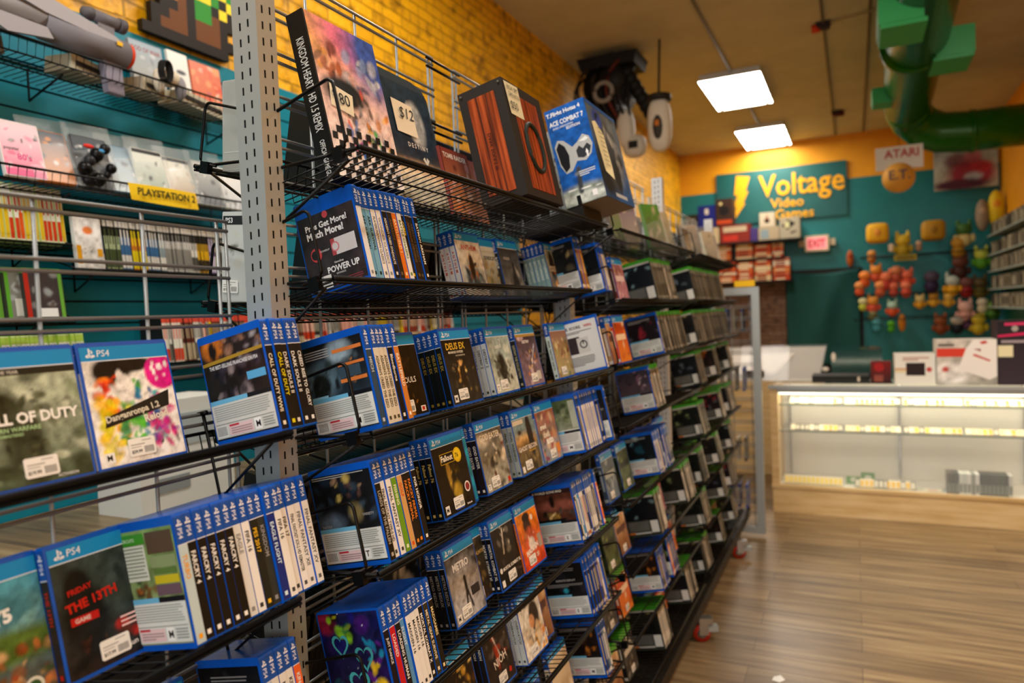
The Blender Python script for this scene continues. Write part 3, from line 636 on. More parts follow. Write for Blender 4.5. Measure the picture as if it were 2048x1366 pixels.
# front covers: (background, painted ops, lettering and shapes, kind, seed)
def fr(*a): return tuple(a)
FR = {
 'army': fr(('b8c4ac', '4a5a44'), [('b', 26, 0, 0, 1, 1, .05, .2, ['8a9a7c', '5a6650', 'c4ccb4', '39422f']), ('e', .28, .62, .16, .2, '2c3020', .5), ('e', .42, .34, .2, .35, '3a4030', .5), ('b', 22, .2, .1, .7, .8, .03, .08, ['1c2016', '5c6248', '2c3022'])],
   [('R', 0, .94, 1, 1, '23241f'), ('T', 'MASTER OF THE YEAR', .03, .952, .03, 'c8c8c0', .9), ('T', 'CALL OF DUTY', .02, .52, .1, 'f2f4ee', .94, 0, .04), ('T', 'MODERN WARFARE', .05, .46, .04, 'a8d098', .9), ('T', 'REMASTERED', .2, .42, .025, 'a8d098', .5), ('T', 'ACTIVISION', .65, .02, .025, 'e0e0e0', .3)], 'b', 5, .0025),
 'rainbow': fr(('f0efe8', 'f4f2ec'), [('e', .3, .9, .22, .14, '161616', .3), ('e', .5, .95, .3, .08, '1a1414', .3), ('b', 26, .1, .5, .35, .85, .04, .11, ['e0481c', 'd83018', 'f08020']), ('b', 34, .1, .2, .42, .62, .04, .11, ['e8a010', 'f0c818', 'd8d020']), ('b', 40, .33, .2, .62, .78, .04, .11, ['38a838', '58b82c', '189858']), ('b', 34, .5, .15, .8, .7, .04, .1, ['18a0a8', '1880b0', '2058a0']), ('b', 34, .65, .12, .95, .6, .03, .1, ['c02080', '8028a0', 'e03088']), ('e', .88, .85, .2, .18, 'd81c88', .1), ('b', 9, .75, .7, 1, 1, .02, .05, ['ffffff', 'f4e8f4']), ('b', 8, .0, .05, .4, .2, .05, .12, ['f0d018', 'f4e870']), ('b', 8, .55, 0, .95, .2, .03, .1, ['1a1a1a', 'f4f4f4']), ('e', .42, .72, .11, .14, 'e8e6e0', .2), ('e', .38, .84, .04, .07, 'e0ded8', .2)],
   [('P', [(.12, .36), (.9, .5), (.93, .66), (.15, .46)], '24221f'), ('T', 'Danganronpa 1.2', .15, .385, .085, 'd8d4c0', .78, 9, .03), ('T', 'Reload', .58, .36, .075, 'e8e4d4', .3, 9, .03), ('R', .05, .03, .16, .13, 'f4f4f0'), ('T', 'M', .075, .055, .055, '101010')], 'b', 9, .0025),
 'coast': fr(('4c9ab0', '5a4a28'), [('b', 14, 0, .55, 1, 1, .08, .25, ['7ab4b8', '9cc4bc', '3c7c8c']), ('e', .5, .45, .9, .14, '5a7a34', .6), ('b', 60, 0, .05, 1, .45, .03, .09, ['b89058', '7a5030', 'd8b080', '8a3a1c', '4a5a2c', 'c87840']), ('b', 6, 0, 0, .3, .15, .04, .1, ['b02018', 'e0e0d8'])],
   [('T', 'FARCRY5', .05, .62, .12, 'f0f4f4', .8, 4, .05), ('C', .8, .08, .09, 'd8d8c8'), ('C', .8, .08, .06, '3a5a34')], 'b', 21, .0025),
 'slasher': fr(('32403e', '2a2220'), [('b', 20, 0, 0, 1, 1, .1, .25, ['1f2a2a', '2c3a3a', '141818', '3c4a48']), ('e', .22, .72, .14, .2, '0e1012', .3), ('e', .25, .45, .22, .3, '14181a', .4), ('b', 14, .55, .2, .95, .45, .04, .12, ['b01c1c', '901414', 'c82a20']), ('b', 6, .1, .2, .7, .3, .03, .1, ['4a2a20', '301c18'])],
   [('T', 'FRIDAY', .12, .7, .05, 'c02018', .3, 6, .03), ('T', 'THE 13TH', .08, .55, .085, 'd0281c', .55, 6, .04), ('R', .1, .44, .38, .51, 'c8201c'), ('T', 'GAME', .14, .455, .04, 'f0e0e0', .24), ('T', 'Gun', .6, .07, .05, 'e8e8e8', .2, 6), ('L', .58, .26, .85, .38, 3, 'f0c8c8')], 'b', 13, .0025),
 'anthem': fr(('e2e4e0', 'd8dcd8'), [('e', .5, .35, .42, .22, '7a98a8', .8), ('b', 16, .2, .1, .85, .5, .06, .16, ['4a6478', '38485c', '8098a0', '2c3444']), ('b', 12, .38, .3, .68, .7, .04, .1, ['c07a28', '8a5018', '2c2420', 'e0a040']), ('e', .5, .52, .1, .26, '3a2c24', .4)],
   [('T', 'ANTHEM', .2, .84, .1, 'c84a34', .62, 0, .02)], 'b', 4, .003),
 'port': fr(('cfd8d0', '4a5040'), [('b', 22, .3, 0, 1, .7, .06, .16, ['5a6a54', '8a7a50', '3a4030', 'b0a070'])], [('T', 'SYNDICATE', .4, .74, .08, '30302c', .55)], 'b', 5, .004),
 'ship': fr(('3a3c40', '6a7478'), [('b', 14, 0, 0, 1, .6, .1, .25, ['7c8486', '9aa0a0', '585e62']), ('e', .6, .25, .16, .3, '20262a', .5), ('e', .62, .55, .06, .2, '262c30', .3)], [('T', 'ROGUE', .2, .76, .06, 'c8ccd0', .6)], 'b', 6, .004),
 'desert': fr(('a8b8b0', '5a4030'), [('e', .3, .65, .15, .35, '2c241e', .4), ('b', 20, .3, .1, 1, .6, .05, .14, ['d88830', 'e8b060', '4a3424', '8a5a34'])], [('R', .1, .52, .9, .64, 'c8c4b4'), ('T', 'BATTLEFRONT', .13, .54, .07, '4a3a2c', .74)], 'b', 7, .004),
 'embers': fr(('17130f', '14100c'), [('b', 22, .1, .1, .8, .9, .03, .1, ['3a2814', '2a1c10', '503818', '241a14']), ('b', 12, .3, 0, .9, .2, .03, .09, ['c08020', '8a5a18', 'e0b040']), ('b', 8, .35, .15, .5, .5, .02, .05, ['b05818', 'd88028'])], [('T', 'DARK SOULS', .08, .46, .085, 'e8e6e0', .84, 0, .01), ('T', 'REMASTERED', .3, .4, .03, '9a9484', .4), ('R', .8, .03, .93, .11, 'f0ece4'), ('R', .83, .045, .9, .095, 'c83020')], 'b', 15, .003),
 'gold': fr(('121212', '30302c'), [('b', 30, .2, .15, .9, .75, .02, .07, ['4a4438', 'b08a40', '24221e', '6a5c40']), ('b', 22, .35, .3, .65, .65, .02, .07, ['e0b050', 'f4dc90', 'c08830']), ('e', .5, .42, .1, .2, '2a221a', .4), ('e', .48, .62, .05, .05, 'd8a868', .3)], [('T', 'DEUS EX', .12, .84, .11, 'e0b83c', .76, 0, .02), ('T', 'MANKIND DIVIDED', .16, .78, .038, 'e8e4d0', .7), ('T', 'DAY ONE EDITION', .38, .73, .025, 'c8c4b0', .4), ('R', .04, .03, .16, .14, 'f0f0ec'), ('T', 'M', .065, .055, .06, '101010')], 'b', 12, .003),
 'robes': fr(('8c9890', 'c0c8b8'), [('e', .7, .8, .4, .3, '9cb0ac', .8), ('b', 14, 0, 0, 1, 1, .1, .2, ['a8b4a4', 'c4ccc0', '7c8c84']), ('e', .45, .45, .18, .26, '22241f', .4), ('b', 26, .2, .15, .85, .65, .03, .11, ['1c1e1a', '3a3c34', '50544a', '12140f'])], [('T', '2', .5, .84, .12, 'c0ccc4'), ('T', 'DESTINY', .3, .79, .05, 'e4eae4', .5), ('R', .04, .03, .16, .16, 'f4f4f0'), ('T', 'T', .07, .055, .07, '101010')], 'b', 17, .003),
 'flare': fr(('30262e', '8a7484'), [('b', 16, 0, 0, 1, 1, .08, .2, ['a08c98', '5a4450', 'c8b0b8', '402c34']), ('b', 22, .3, .2, .8, .7, .03, .1, ['d88c40', 'f0c880', '5a3420', '2a1c1c']), ('l', .55, .4, .85, .78, .02, 'c8d4f0')], [('R', 0, .95, 1, 1, 'a88a3c'), ('T', 'DESTINY', .28, .82, .06, 'f0f0f0', .5), ('R', .68, .08, .88, .25, 'c8c8c0')], 'b', 18, .003),
 'crowd': fr(('8a5a40', 'b0a868'), [('b', 50, 0, 0, 1, .9, .04, .12, ['c89868', '8a3c28', '5a6a3c', 'd8c890', '7a4a34', '9aa850'])], [], 'b', 19, .004),
 'vault': fr(('151310', '1c1812'), [('b', 14, .3, .15, .8, .7, .03, .12, ['3a3010', '2a2414']), ('e', .38, .6, .06, .22, 'a8883a', .6), ('b', 12, .3, .25, .7, .65, .02, .07, ['c8a43c', '8a7020', 'f0dc80', '5a4a18']), ('e', .55, .3, .12, .12, 'b89a30', .7)],
   [('R', .2, .73, .63, .89, 'c8a428'), ('R', .215, .74, .615, .88, '15130f'), ('T', 'Fallout', .23, .77, .09, 'f4f0e4', .37, 0, .03), ('C', .74, .81, .125, 'e4c41c'), ('C', .74, .81, .095, 'f0d428'), ('T', '76', .67, .775, .07, '1a160c', .14), ('C', .84, .3, .09, 'e8e8e8'), ('C', .84, .3, .065, '8a3030'), ('R', .05, .03, .17, .15, 'f4f4f0'), ('T', 'M', .075, .055, .065, '101010'), ('R', .36, .03, .62, .11, '3a5cc0'), ('T', 'Bethesda', .72, .04, .03, 'f0f0f0', .22)], 'b', 20, .003),
 'turquoise': fr(('1ea4c0', '1a9cbc'), [('e', .75, .7, .12, .25, '5a4038', .4), ('b', 9, .6, .3, .9, .85, .03, .09, ['e0e4e8', '402c28', '8a4030'])], [], 'b', 23, .004),
 'manes': fr(('5c5a52', 'a8a898'), [('b', 40, .1, 0, .95, .8, .04, .13, ['8c8470', 'c8c4b4', '5a5444', 'e4e0d0', '6a3a30', '38322a']), ('e', .2, .85, .3, .1, 'c8c0b0', .8)], [('T', 'GOD EATER', .1, .84, .11, 'ece6d6', .8, 0, .03), ('R', .04, .03, .16, .13, 'f0f0ec'), ('T', 'T', .065, .05, .06, '101010'), ('R', .85, .04, .95, .12, 'c83428')], 'b', 24, .003),
 'recon': fr(('7c98a0', '6a6a4c'), [('e', .4, .5, .6, .2, 'e0b878', .8), ('e', .5, .25, .8, .3, '6a5c3c', .5), ('e', .72, .65, .13, .42, '282420', .3), ('b', 14, .3, 0, .95, .4, .05, .13, ['4c4430', '8a7a50', '2c281e']), ('e', .25, .75, .08, .04, '403830', .4)], [('R', .02, .9, .5, .98, 'e8e4d8'), ('T', 'GHOST RECON', .06, .4, .09, 'f4f2ec', .86, 0, .03), ('T', 'WILDLANDS', .5, .35, .04, 'e8b840', .4), ('R', .04, .03, .15, .14, 'f0f0ec')], 'b', 25, .003),
 'mosaic': fr(('a86a4c', '8ca0ac'), [('b', 40, 0, 0, 1, 1, .06, .16, ['c07858', 'd8a078', '5a6c5c', '3c4c5c', '8a4058', 'e0c8a8'])], [('T', 'grand', .12, .62, .13, 'f4f4f0', .6, 0, .06), ('T', 'theft', .2, .48, .13, 'f4f4f0', .6, 0, .06), ('T', 'auto', .3, .34, .14, 'f4f4f0', .5, 0, .06), ('R', .75, .12, .95, .3, 'e08820')], 'b', 26, .004),
 'snow': fr(('2a2a2c', '9a9a9c'), [('b', 40, 0, .5, 1, 1, .04, .16, ['1a1a1c', '5a5a5c', '8c8c90', '303032']), ('e', .45, .35, .4, .45, 'b4b4b6', 1), ('b', 14, 0, 0, 1, .35, .06, .18, ['a8a8aa', '6c6c70', 'c4c4c6']), ('l', .5, .56, .5, .36, .06, '1a1a1c'), ('l', .48, .38, .42, .12, .035, '1c1c1e'), ('l', .53, .38, .6, .14, .035, '1c1c1e'), ('e', .5, .6, .05, .04, '1a1a1c', .2)], [('T', 'METRO', .2, .76, .12, 'dcdcdc', .52, 0, .04), ('T', 'REDUX', .3, .71, .035, 'b8b8b8', .35), ('R', .04, .03, .17, .15, 'f0f0ec'), ('T', 'M', .065, .055, .065, '101010'), ('R', .62, .28, .9, .42, '2c2c2e')], 'b', 27, .003),
 'hunter': fr(('3c3a2c', '30241a'), [('b', 46, 0, 0, 1, 1, .04, .13, ['5a5034', '8a7a4c', '241e16', 'a89860', '3a3c30'])], [('T', 'HUNTER', .5, .72, .06, 'c8b070', .4)], 'b', 28, .004),
 'iron': fr(('1c1c1c', '191717'), [('b', 16, .2, .4, .7, 1, .04, .12, ['4c4a44', '2c2a28', '7a7870', 'b8b4a8']), ('l', .45, .95, .35, .55, .03, 'c8c4b8'), ('b', 16, .1, 0, 1, .25, .03, .08, ['3c3630', '5a5048', '100e0e'])], [('C', .1, .3, .05, 'e0e0dc'), ('T', 'MORTAL KOMBAT XL', .18, .27, .06, 'e8e6e0', .76, 0, .03), ('R', .04, .03, .15, .14, 'f0f0ec')], 'b', 29, .003),
 'quarter': fr(('e88a1c', 'd8401c'), [('e', .45, .75, .17, .16, '3a2418', .3), ('e', .45, .9, .17, .08, '241814', .2), ('e', .5, .42, .3, .28, 'c85a34', .3), ('e', .5, .4, .14, .12, 'e8e0d8', .3), ('b', 12, .2, .15, .8, .6, .03, .09, ['f0e4d8', 'a82c18', 'e8a070', '8a2a1c'])], [('T', 'MADDEN', .18, .22, .1, 'f4ece4', .66, 8, .05), ('T', '20', .6, .12, .08, 'f4ece4', .2, 8), ('R', .78, .25, .95, .5, 'a89c8c'), ('C', .7, .85, .06, 'f0e0d0')], 'b', 30, .003),
 'court': fr(('141414', '2c2014'), [('b', 30, .4, .1, 1, .9, .04, .12, ['c89a30', '8a6a28', 'e8d080', '4a3018'])], [('T', '2K20', .02, .5, .16, 'e8e8e8', .5, 0, .05), ('P', [(.02, .48), (.2, .48), (.12, .68)], 'c82018')], 'b', 31, .004),
 'ronin': fr(('24201e', '2c2624'), [('b', 24, 0, .2, .9, 1, .04, .13, ['4a4440', '1a1614', '6a5c54', '8a3020']), ('l', .35, .95, .55, .5, .02, 'd8d0c8'), ('e', .45, .5, .06, .2, 'a83820', .5)], [('T', 'NIOH', .28, .33, .14, 'f0ece4', .5, 8, .01), ('P', [(.75, .12), (.85, .1), (.86, .18), (.78, .2)], 'c02818')], 'b', 32, .003),
 'orangehero': fr(('d8d8d0', 'e8e4d8'), [('e', .65, .68, .22, .26, '2c2620', .3), ('e', .5, .6, .12, .12, 'c8946c', .3), ('b', 18, .2, .1, .6, .5, .05, .13, ['4a3c30', '2a2420', 'c8b498']), ('b', 16, .55, 0, 1, .5, .06, .14, ['e8941c', 'f0b030', 'c86c14']), ('e', .7, .35, .12, .2, 'd8c8a8', .3)], [('T', 'OVERWATCH', .1, .9, .09, '20201e', .8, 0, .03)], 'b', 33, .003),
 'beige': fr(('d8c8a8', 'c8b898'), [('b', 12, 0, 0, 1, 1, .1, .2, ['b8a888', 'e8dcc4'])], [], 'b', 34, .006),
 'blues': fr(('1c58b8', '8cb8d8'), [('b', 14, 0, 0, 1, .8, .1, .2, ['3a80d0', 'a8c8e0', '1844a0', 'd8a8a8'])], [], 'b', 35, .006),
}
rq = random.Random(77)
PAL = [['c8a070', '8a5a38', 'e0c8a0', '5a3a2c'], ['3a4a5c', '6a7c8c', '1c242c', 'a0acb4'], ['b8a888', 'd8ccb0', '8a7a5c', 'e8e0cc'], ['c84a1c', 'e88830', '5a2418', 'f0d8b8'], ['2c3a24', '5a6c3c', '8a9a60', '141c10'], ['8a5a6a', 'c890a0', '4a2c38', 'e0ccd0'], ['202020', '4a4844', '8a8678', 'c8c4b4']]
for i, p in enumerate(PAL): FR['gen%d' % i] = fr((p[0], p[1]), [('b', 26, 0, 0, 1, 1, .06, .2, p)], [('R', .1, .55, .9, .7, p[3]), ('T', ('STRIKE', 'RIDGE', 'LEGEND', 'RALLY', 'HOLLOW', 'DREAM', 'STORM')[i], .14, .57, .08, p[1], .7)][:1], 'b', 40+i, .006)
for i, p in enumerate(PAL): FR['genx%d' % i] = FR['gen%d' % i][:3]+('g',)+FR['gen%d' % i][4:]
PALB = [['14181c', '2c3440', '5a6878', '0a0c10'], ['181210', '4a2c1c', 'c87828', '100c0a'], ['101418', '1c4a5c', '8ab0b8', '0c1014'], ['1c1c1a', '5a5444', 'b8a870', '0c0c0a'], ['201418', '8a2430', '5a5a60', '0c0a0c'], ['121610', '3c5030', '8a9a6c', '0a0c08']]
BK = {}
def bk(n, bg, ops, items, **k): BK[n] = ((bg, tuple(ops), tuple(items)), k)
bk('robots', ('141414', '2a3a48'), [('e', .6, .88, .2, .12, '8fa4b0', .6), ('e', .25, .6, .28, .18, '5c7888', .8), ('e', .22, .54, .16, .14, '1c2220', .3), ('b', 14, 0, .4, .6, .8, .04, .1, ['14181a', '2a3434']), ('b', 10, .6, .5, 1, .8, .03, .08, ['202830', '4a5860', 'a87848'])], [('R', .5, .86, .98, .9, 'd87c3c'), ('R', .55, .7, .98, .73, 'd87c3c'), ('R', .55, .52, .98, .56, 'd87c3c'), ('L', .04, .84, .45, .95, 4, 'a8a8a8'), ('R', .55, .57, .9, .69, '3c5060'), ('R', .03, .365, .3, .43, '88c4e0')], seed=3)
bk('war', ('2a201c', '1a1614'), [('e', .2, .93, .18, .12, 'c06c20', .4), ('e', .2, .9, .06, .1, '201410', .3), ('b', 20, .3, .75, 1, 1, .04, .1, ['3a2c2c', '8a6450', '5c4a4c', '1c181c', 'a8a0a4']), ('b', 26, .1, .4, .95, .75, .05, .13, ['2a242c', '50444c', '14121a', '8a7c7c', '38303c'])], [('P', [(0, .765), (1, .8), (1, .835), (0, .8)], 'a8862c'), ('T', 'THE BEST-SELLING FRANCHISE ON PS4', .1, .715, .04, 'e0e0e0', .8), ('R', .68, .53, .98, .61, '58a8d8')], seed=4, low='d4d4cc')
bk('track', ('7a9a58', '8a9468'), [('b', 14, .0, .75, .4, 1, .05, .12, ['4a9a28', '3c8a20']), ('b', 16, 0, .4, .5, .6, .05, .12, ['243c1c', '5a4020', '1c2418']), ('b', 9, .3, .42, .6, .5, .04, .1, ['8a5020', '5a3418'])], [('R', .0, .88, .55, .97, '3f9428'), ('T', 'BUILD CIRCUITS', .06, .905, .03, 'c8e4b8', .4), ('R', .02, .56, .54, .87, 'd8dccc'), ('L', .05, .58, .52, .86, 9, '8c9484'), ('R', .58, .78, .98, .97, '5a4838'), ('R', .6, .66, .98, .76, '8a9a6c'), ('R', .62, .6, .96, .65, '5c7a3c'), ('R', .62, .52, .98, .59, 'c8b828'), ('R', .62, .42, .98, .51, '6a5460')], seed=6)
bk('gloom', ('14161a', '181a1a'), [('b', 16, 0, .5, 1, .95, .05, .14, ['1c2c3c', '2c3c4c', '14141c', '30404c']), ('b', 10, .3, .7, .8, .95, .03, .08, ['a88868', '5a4038', 'c8b060', '2c2020']), ('e', .22, .46, .2, .1, '5a6a7c', .9), ('e', .65, .55, .1, .1, '8a7c50', .8)], [('L', .03, .95, .9, .995, 2, 'b0b0b0'), ('T', 'TACTICS', .05, .415, .025, 'a8a8a8', .2), ('T', 'VARIETY', .75, .5, .03, 'a8a8a8', .2)], seed=7)
bk('power', ('2c2a2c', '3a3030'), [('b', 8, 0, 0, 1, 1, .2, .4, ['322e30', '3c3234', '282628']), ('e', .3, .38, .5, .2, '383436', .9)], [('C', .5, .955, .05, 'c04a50'), ('T', 'Pros Get More!', .12, .80, .085, 'f0f0f0', .75, 0, .03), ('T', 'Much More!', .12, .68, .1, 'f0f0f0', .75, 0, .04),
   ('R', .5, .39, .93, .61, 'd8d4d4'), ('R', .5, .39, .57, .61, 'b04a50'), ('C', .57, .5, .07, 'd88088'), ('C', .57, .5, .05, 'd8d4d4'), ('C', .22, .47, .1, 'c84a50'), ('C', .2, .47, .065, '2c2a2c'), ('T', 'POWERUP', .3, .48, .025, 'd0d0d0', .2), ('T', 'POWER UP', .36, .18, .085, 'f0f0f0', .56, 0, .03), ('T', 'REWARDS', .5, .14, .025, 'c8c8c8', .35), ('T', 'GameStop', .5, .28, .035, 'e8e4e4', .25),
   ('R', 0, -.0, .4, .17, 'ecebe4'), ('T', 'PRE-OWNED', .02, .14, .03, '303030', .35), ('L', .02, .02, .38, .13, 4, '606060'), ('L', .45, .0, .95, .08, 3, '8a3c44')], seed=8, std=False, top=.028)
bk('hearts', ('1a1c4c', '181030'), [('b', 16, 0, .6, 1, 1, .08, .2, ['101448', '18186c', '0c0c28', '281450']), ('b', 10, .6, 0, 1, .9, .06, .16, ['3c1868', '5a2080', '241450']), ('e', .12, .9, .16, .12, '8a1c3c', .5), ('b', 10, .1, .7, .5, 1, .05, .13, ['88c81c', 'c8c818', '1c7840', '101010']), ('b', 9, .75, .1, 1, .5, .05, .12, ['d88c1c', 'e8c020', 'c8501c']), ('b', 7, .7, .5, .95, .75, .05, .1, ['1c88b0', '38b0d0']), ('b', 12, 0, .0, .5, .35, .06, .14, ['14241c', '1c4c5c', '301c50']), ('b', 40, 0, 0, 1, 1, .004, .012, ['e8e8f0', 'a8d8e8', 'c8e060'])], [('Q', .3, .66, .3, '46a8ac'), ('Q', .66, .52, .32, '46a8ac'), ('Q', .5, .25, .36, '46a8ac')], seed=9, std=False, top=.004, res=.0025)
bk('green', ('4a5c34', 'b8c0a8'), [('b', 20, .1, .6, .9, 1, .05, .14, ['3c4c28', '5c7040', '2c3820', '8a9a70']), ('e', .2, .7, .05, .1, 'e8e8e0', .3)], [('R', .0, .405, 1, .43, 'c8d0c8'), ('R', .85, .45, 1, .97, 'b0b8a4')], seed=10)
bk('dusk', ('5c3424', '3a2018'), [('e', .6, .7, .5, .1, '8a5040', .8), ('e', .5, .78, .06, .12, '201410', .4), ('b', 10, .0, .42, .4, .6, .04, .1, ['2c2c20', '8a8458', '141410']), ('b', 10, .35, .42, .65, .6, .04, .1, ['c8a048', '8a6c30', 'e0c080']), ('b', 8, .65, .42, 1, .6, .04, .1, ['2a2424', '4c4440'])], [('R', 0, .92, 1, 1, '2a1c18'), ('T', 'A WORLD GONE MAD', .06, .94, .045, 'e8e0d0', .88), ('R', 0, .37, .75, .45, '181412')], seed=11)
bk('dark', ('101012', '161618'), [('b', 14, .0, .5, 1, 1, .06, .16, ['1a1a20', '202024', '0c0c0e', '24242c']), ('e', .5, .48, .06, .05, '2890a8', .5)], [('T', 'INFINITE REPLAY', .3, .66, .04, 'b0b0b0', .5), ('L', .05, .55, .95, .62, 3, '909090'), ('L', .2, .85, .8, .92, 2, '808080')], seed=12)
bk('whitead', ('dfe2e0', 'd4d8d6'), [], [('T', 'SAVE. SCORE.', .04, .86, .06, '303030', .6, 0, .03), ('T', 'WIN.', .67, .86, .06, 'c02828', .25, 0, .03), ('L', .08, .76, .85, .82, 2, '585858'), ('R', .2, .36, .5, .7, '30282a'), ('R', .42, .36, .72, .67, 'c8cac8'), ('C', .58, .53, .1, '303030'), ('C', .58, .53, .07, 'c8cac8'), ('R', .565, .54, .595, .62, '303030'), ('L', .05, .1, .8, .3, 6, '707070')], seed=14, std=False, top=.01)
bk('soccer', ('3a3440', '5c4c50'), [('b', 26, 0, .5, 1, 1, .04, .1, ['20202a', '8a6a7c', 'b8a8b0', '14141c', '5c3c54'])], [('R', .82, .12, .95, .24, 'c01c28')], seed=15)
for i, p in enumerate(PALB):
    bk('g%d' % i, (p[0], p[3]), [('b', 16, 0, .42, 1, 1, .05, .16, p)], [('L', .06, .88, .8, .96, 3, 'a0a0a0')], seed=50+i, res=.006)
    bk('x%d' % i, (p[0], p[3]), [('b', 12, 0, .42, 1, .95, .05, .16, p)], [('R', 0, .95, 1, 1, 'b8bab4'), ('R', .0, .06, .72, .36, '4a4c48'), ('L', .05, .1, .68, .33, 5, '6c6e6a'), ('R', .74, .03, .98, .34, 'd0d2cc'), ('R', 0, .015, .2, .06, 'c8742c'), ('R', .2, .015, .72, .05, 'c8cac4')], seed=60+i, res=.006, std=False)
W_, K_ = 'e6e6e0', '151515'
# left bay ------------------------------------------------------------------
face('L', 3, 190, 1, (K_, 'CALL OF DUTY', W_), 'army', 2, u=.125, right=True, desc='green-grey soldier cover')
face('L', 3, 195, 2, (W_, 'RELOAD', 'c02080'), 'rainbow', 2, u=.125, desc='rainbow splatter cover')
y = run('L', 3, 569, [(K_, 'CALL OF DUTY WWII', 'e8e0c8'), (K_, 'CALL OF DUTY', 'e0d020'), (K_, 'DARK SOULS II', W_), (K_, 'DARK SOULS II', W_), (K_, 'CREED RISE TO GLORY', W_)], 'war', 2, u=.006)
face('L', 4, 133, 1, ('2c2420', 'THE 13TH', 'c02018'), 'slasher', 2, u=.11, desc='grey cover with hooded figure and red splash')
face('L', 4, 119, 1, ('4c9ab0', 'FARCRY 5', W_), 'coast', 2, u=.128, right=True, desc='blue sky cover over a crowd')
F4 = ('141414', 'FARCRY 4', 'f0f0ec')
run('L', 4, 398, [('b8ccd0', 'TURBO', 'e8a020'), F4, F4, F4, F4, F4, ('d8dad8', 'EAGLE', '888888'), ('e8e8e4', 'FIFA 16', '303030'), ('20241f', 'PES 2017', 'e8b828'), ('303430', 'KINGDOM', '909090'), ('1c2c78', 'EAGLE FLIGHT', 'd0e8f8'), ('e8e8e4', 'FIFA 16', '404040'), ('e8e8e4', 'FIFA 17', '404040'), ('ececea', 'FINAL FANTASY X/X-2 HD REMASTER', '505050'), ('e8e8e6', 'FINAL FANTASY XII', '606060'), ('e4e4e0', 'FINAL FANTASY XV', '606060')], 'track', 2, u=.004)
face('L', 5, 235, 1, ('1c6cb0', 'SKY', W_), 'blues', 2, u=.11, desc='plain light blue cover')
run('L', 5, 566, [('b0c4d4', 'KNACK', '303030'), ('d8d8d0', 'KILLZONE', 'b02020'), ('e0e0dc', 'KILLZONE', '303030'), ('e4e4e0', 'KILLZONE', '303030'), ('e8682c', 'KINGDOM COME', W_)], 'dark', 2, u=.006)
# near bay ------------------------------------------------------------------
run('A', 2, 743, [('dfe4e8', '', '888888'), ('6aa8cc', 'ARK SURVIVAL', '203040'), ('78b0cc', 'ARK SURVIVAL', '203040'), ('e8e8e4', 'PLAYERUNKNOWN CLASSICS', '707070'), ('e4e4e0', 'WONDER CLASSICS', '909090'), ('1c1a16', "ASSASSIN'S CREED SYNDICATE", 'e0dcd0'), ('2c241a', 'ASSASSIN', '6a5a40'), ('dc7420', 'BATTLEFIELD 1', 'f8e0b0'), ('e4e4de', 'BATTLE CHASERS', '6a8c4c'), ('221e18', 'CYBER', 'e8d020'), ('2a2016', 'ARKHAM ORIGINS', '6a5030'), ('201c18', 'ARKHAM KNIGHT', '5a5040'), ('14120f', 'BATMAN ARKHAM', 'e8e8e0')], 'power', 2, u=.006)
face('A', 2, 930, 3, ('e4e6e4', 'A N T H E M', 'c03828'), 'anthem', 2, u=.115, desc='white cover with orange armoured figure')
face('A', 2, 1011, 1, ('30302c', 'SYNDICATE', W_), 'port', 2, u=.13, right=True, stk=False, desc='pale green cover half hidden')
face('A', 2, 1014, 1, ('2a2c30', 'ROGUE', W_), 'ship', 2, u=.12, stk=False, desc='dark grey foggy ship cover')
face('A', 2, 1107, 5, ('7c9c98', 'BATTLEFRONT', 'd8e4e0'), 'desert', 2, u=.085, desc='brown desert cover with pale title bar')
O_ = ('a8742c', 'GOLDEN', 'e0c080')
y = run('A', 2, 1168, [('5c4a34', 'CLOSED', W_), O_, O_, O_, ('2c2420', 'DARK', 'a89060')], 'g3', 1, u=.01)
run('A', 2, 1212, [('4c4a48', 'C', '909090')]+[('dcdcd6', 'BLANK', 'b8b8b0')]*4, 'g2', 1)
run('A', 3, 768, [('30485c', 'MECH', 'c0c8d0'), ('d4cebc', "ASSASSIN'S CREED THE EZIO", '484030'), ('d4cebc', "ASSASSIN'S CREED THE EZIO", '484030'), ('d4cebc', "ASSASSIN'S CREED THE EZIO", '484030'), ('14120f', 'Bloodborne', 'e8e4d8'), ('c87c34', 'BATTLEFIELD', 'f0e8d8')], 'robots', 2, u=.006)
face('A', 3, 859, 1, (K_, 'SOULS', W_), 'embers', 2, u=.10, right=True, desc='dark ember cover with white title')
face('A', 3, 907, 5, ('141412', 'DEUS EX', 'a08838'), 'gold', 2, u=.085, desc='black cover with golden figure')
face('A', 3, 993, 3, ('c8d0cc', 'DESTINY 2', '30342f'), 'robes', 2, u=.105, desc='misty grey cover with dark robed figures')
face('A', 3, 1050, 2, ('2a2c2a', 'DESTINY THE COLLECTION', 'c0b890'), 'flare', 2, u=.105, desc='mauve cover with gold strip')
face('A', 3, 1118, 1, ('c8d4c8', 'FINAL FANTASY EARTH', '303830'), 'crowd', 2, u=.105, desc='busy brown and green cover')
run('A', 3, 1216, [('e4e6e2', '', 'b02020')], 'whitead', 2, u=.0)
run('A', 4, 783, [('16140f', 'LORDS OF THE FALLEN', 'b0aca0'), ('e6e6e2', 'FINAL FANTASY TYPE-0 HD', '404040'), ('e8e8e4', 'FINAL FANTASY XV', '303030'), ('6c9c20', 'FISHING', 'e8f0c8'), ('d0a060', 'GOLF', 'e05018'), (K_, 'FARCRY PRIMAL', 'e88830'), (K_, 'FARCRY PRIMAL', 'e88830'), (K_, 'FOR HONOR', 'f0f0ec')], 'gloom', 2, u=.006)
face('A', 4, 889, 3, ('12110f', 'Fallout 76', 'd8c070'), 'vault', 2, u=.07, desc='black cover with yellow number badge')
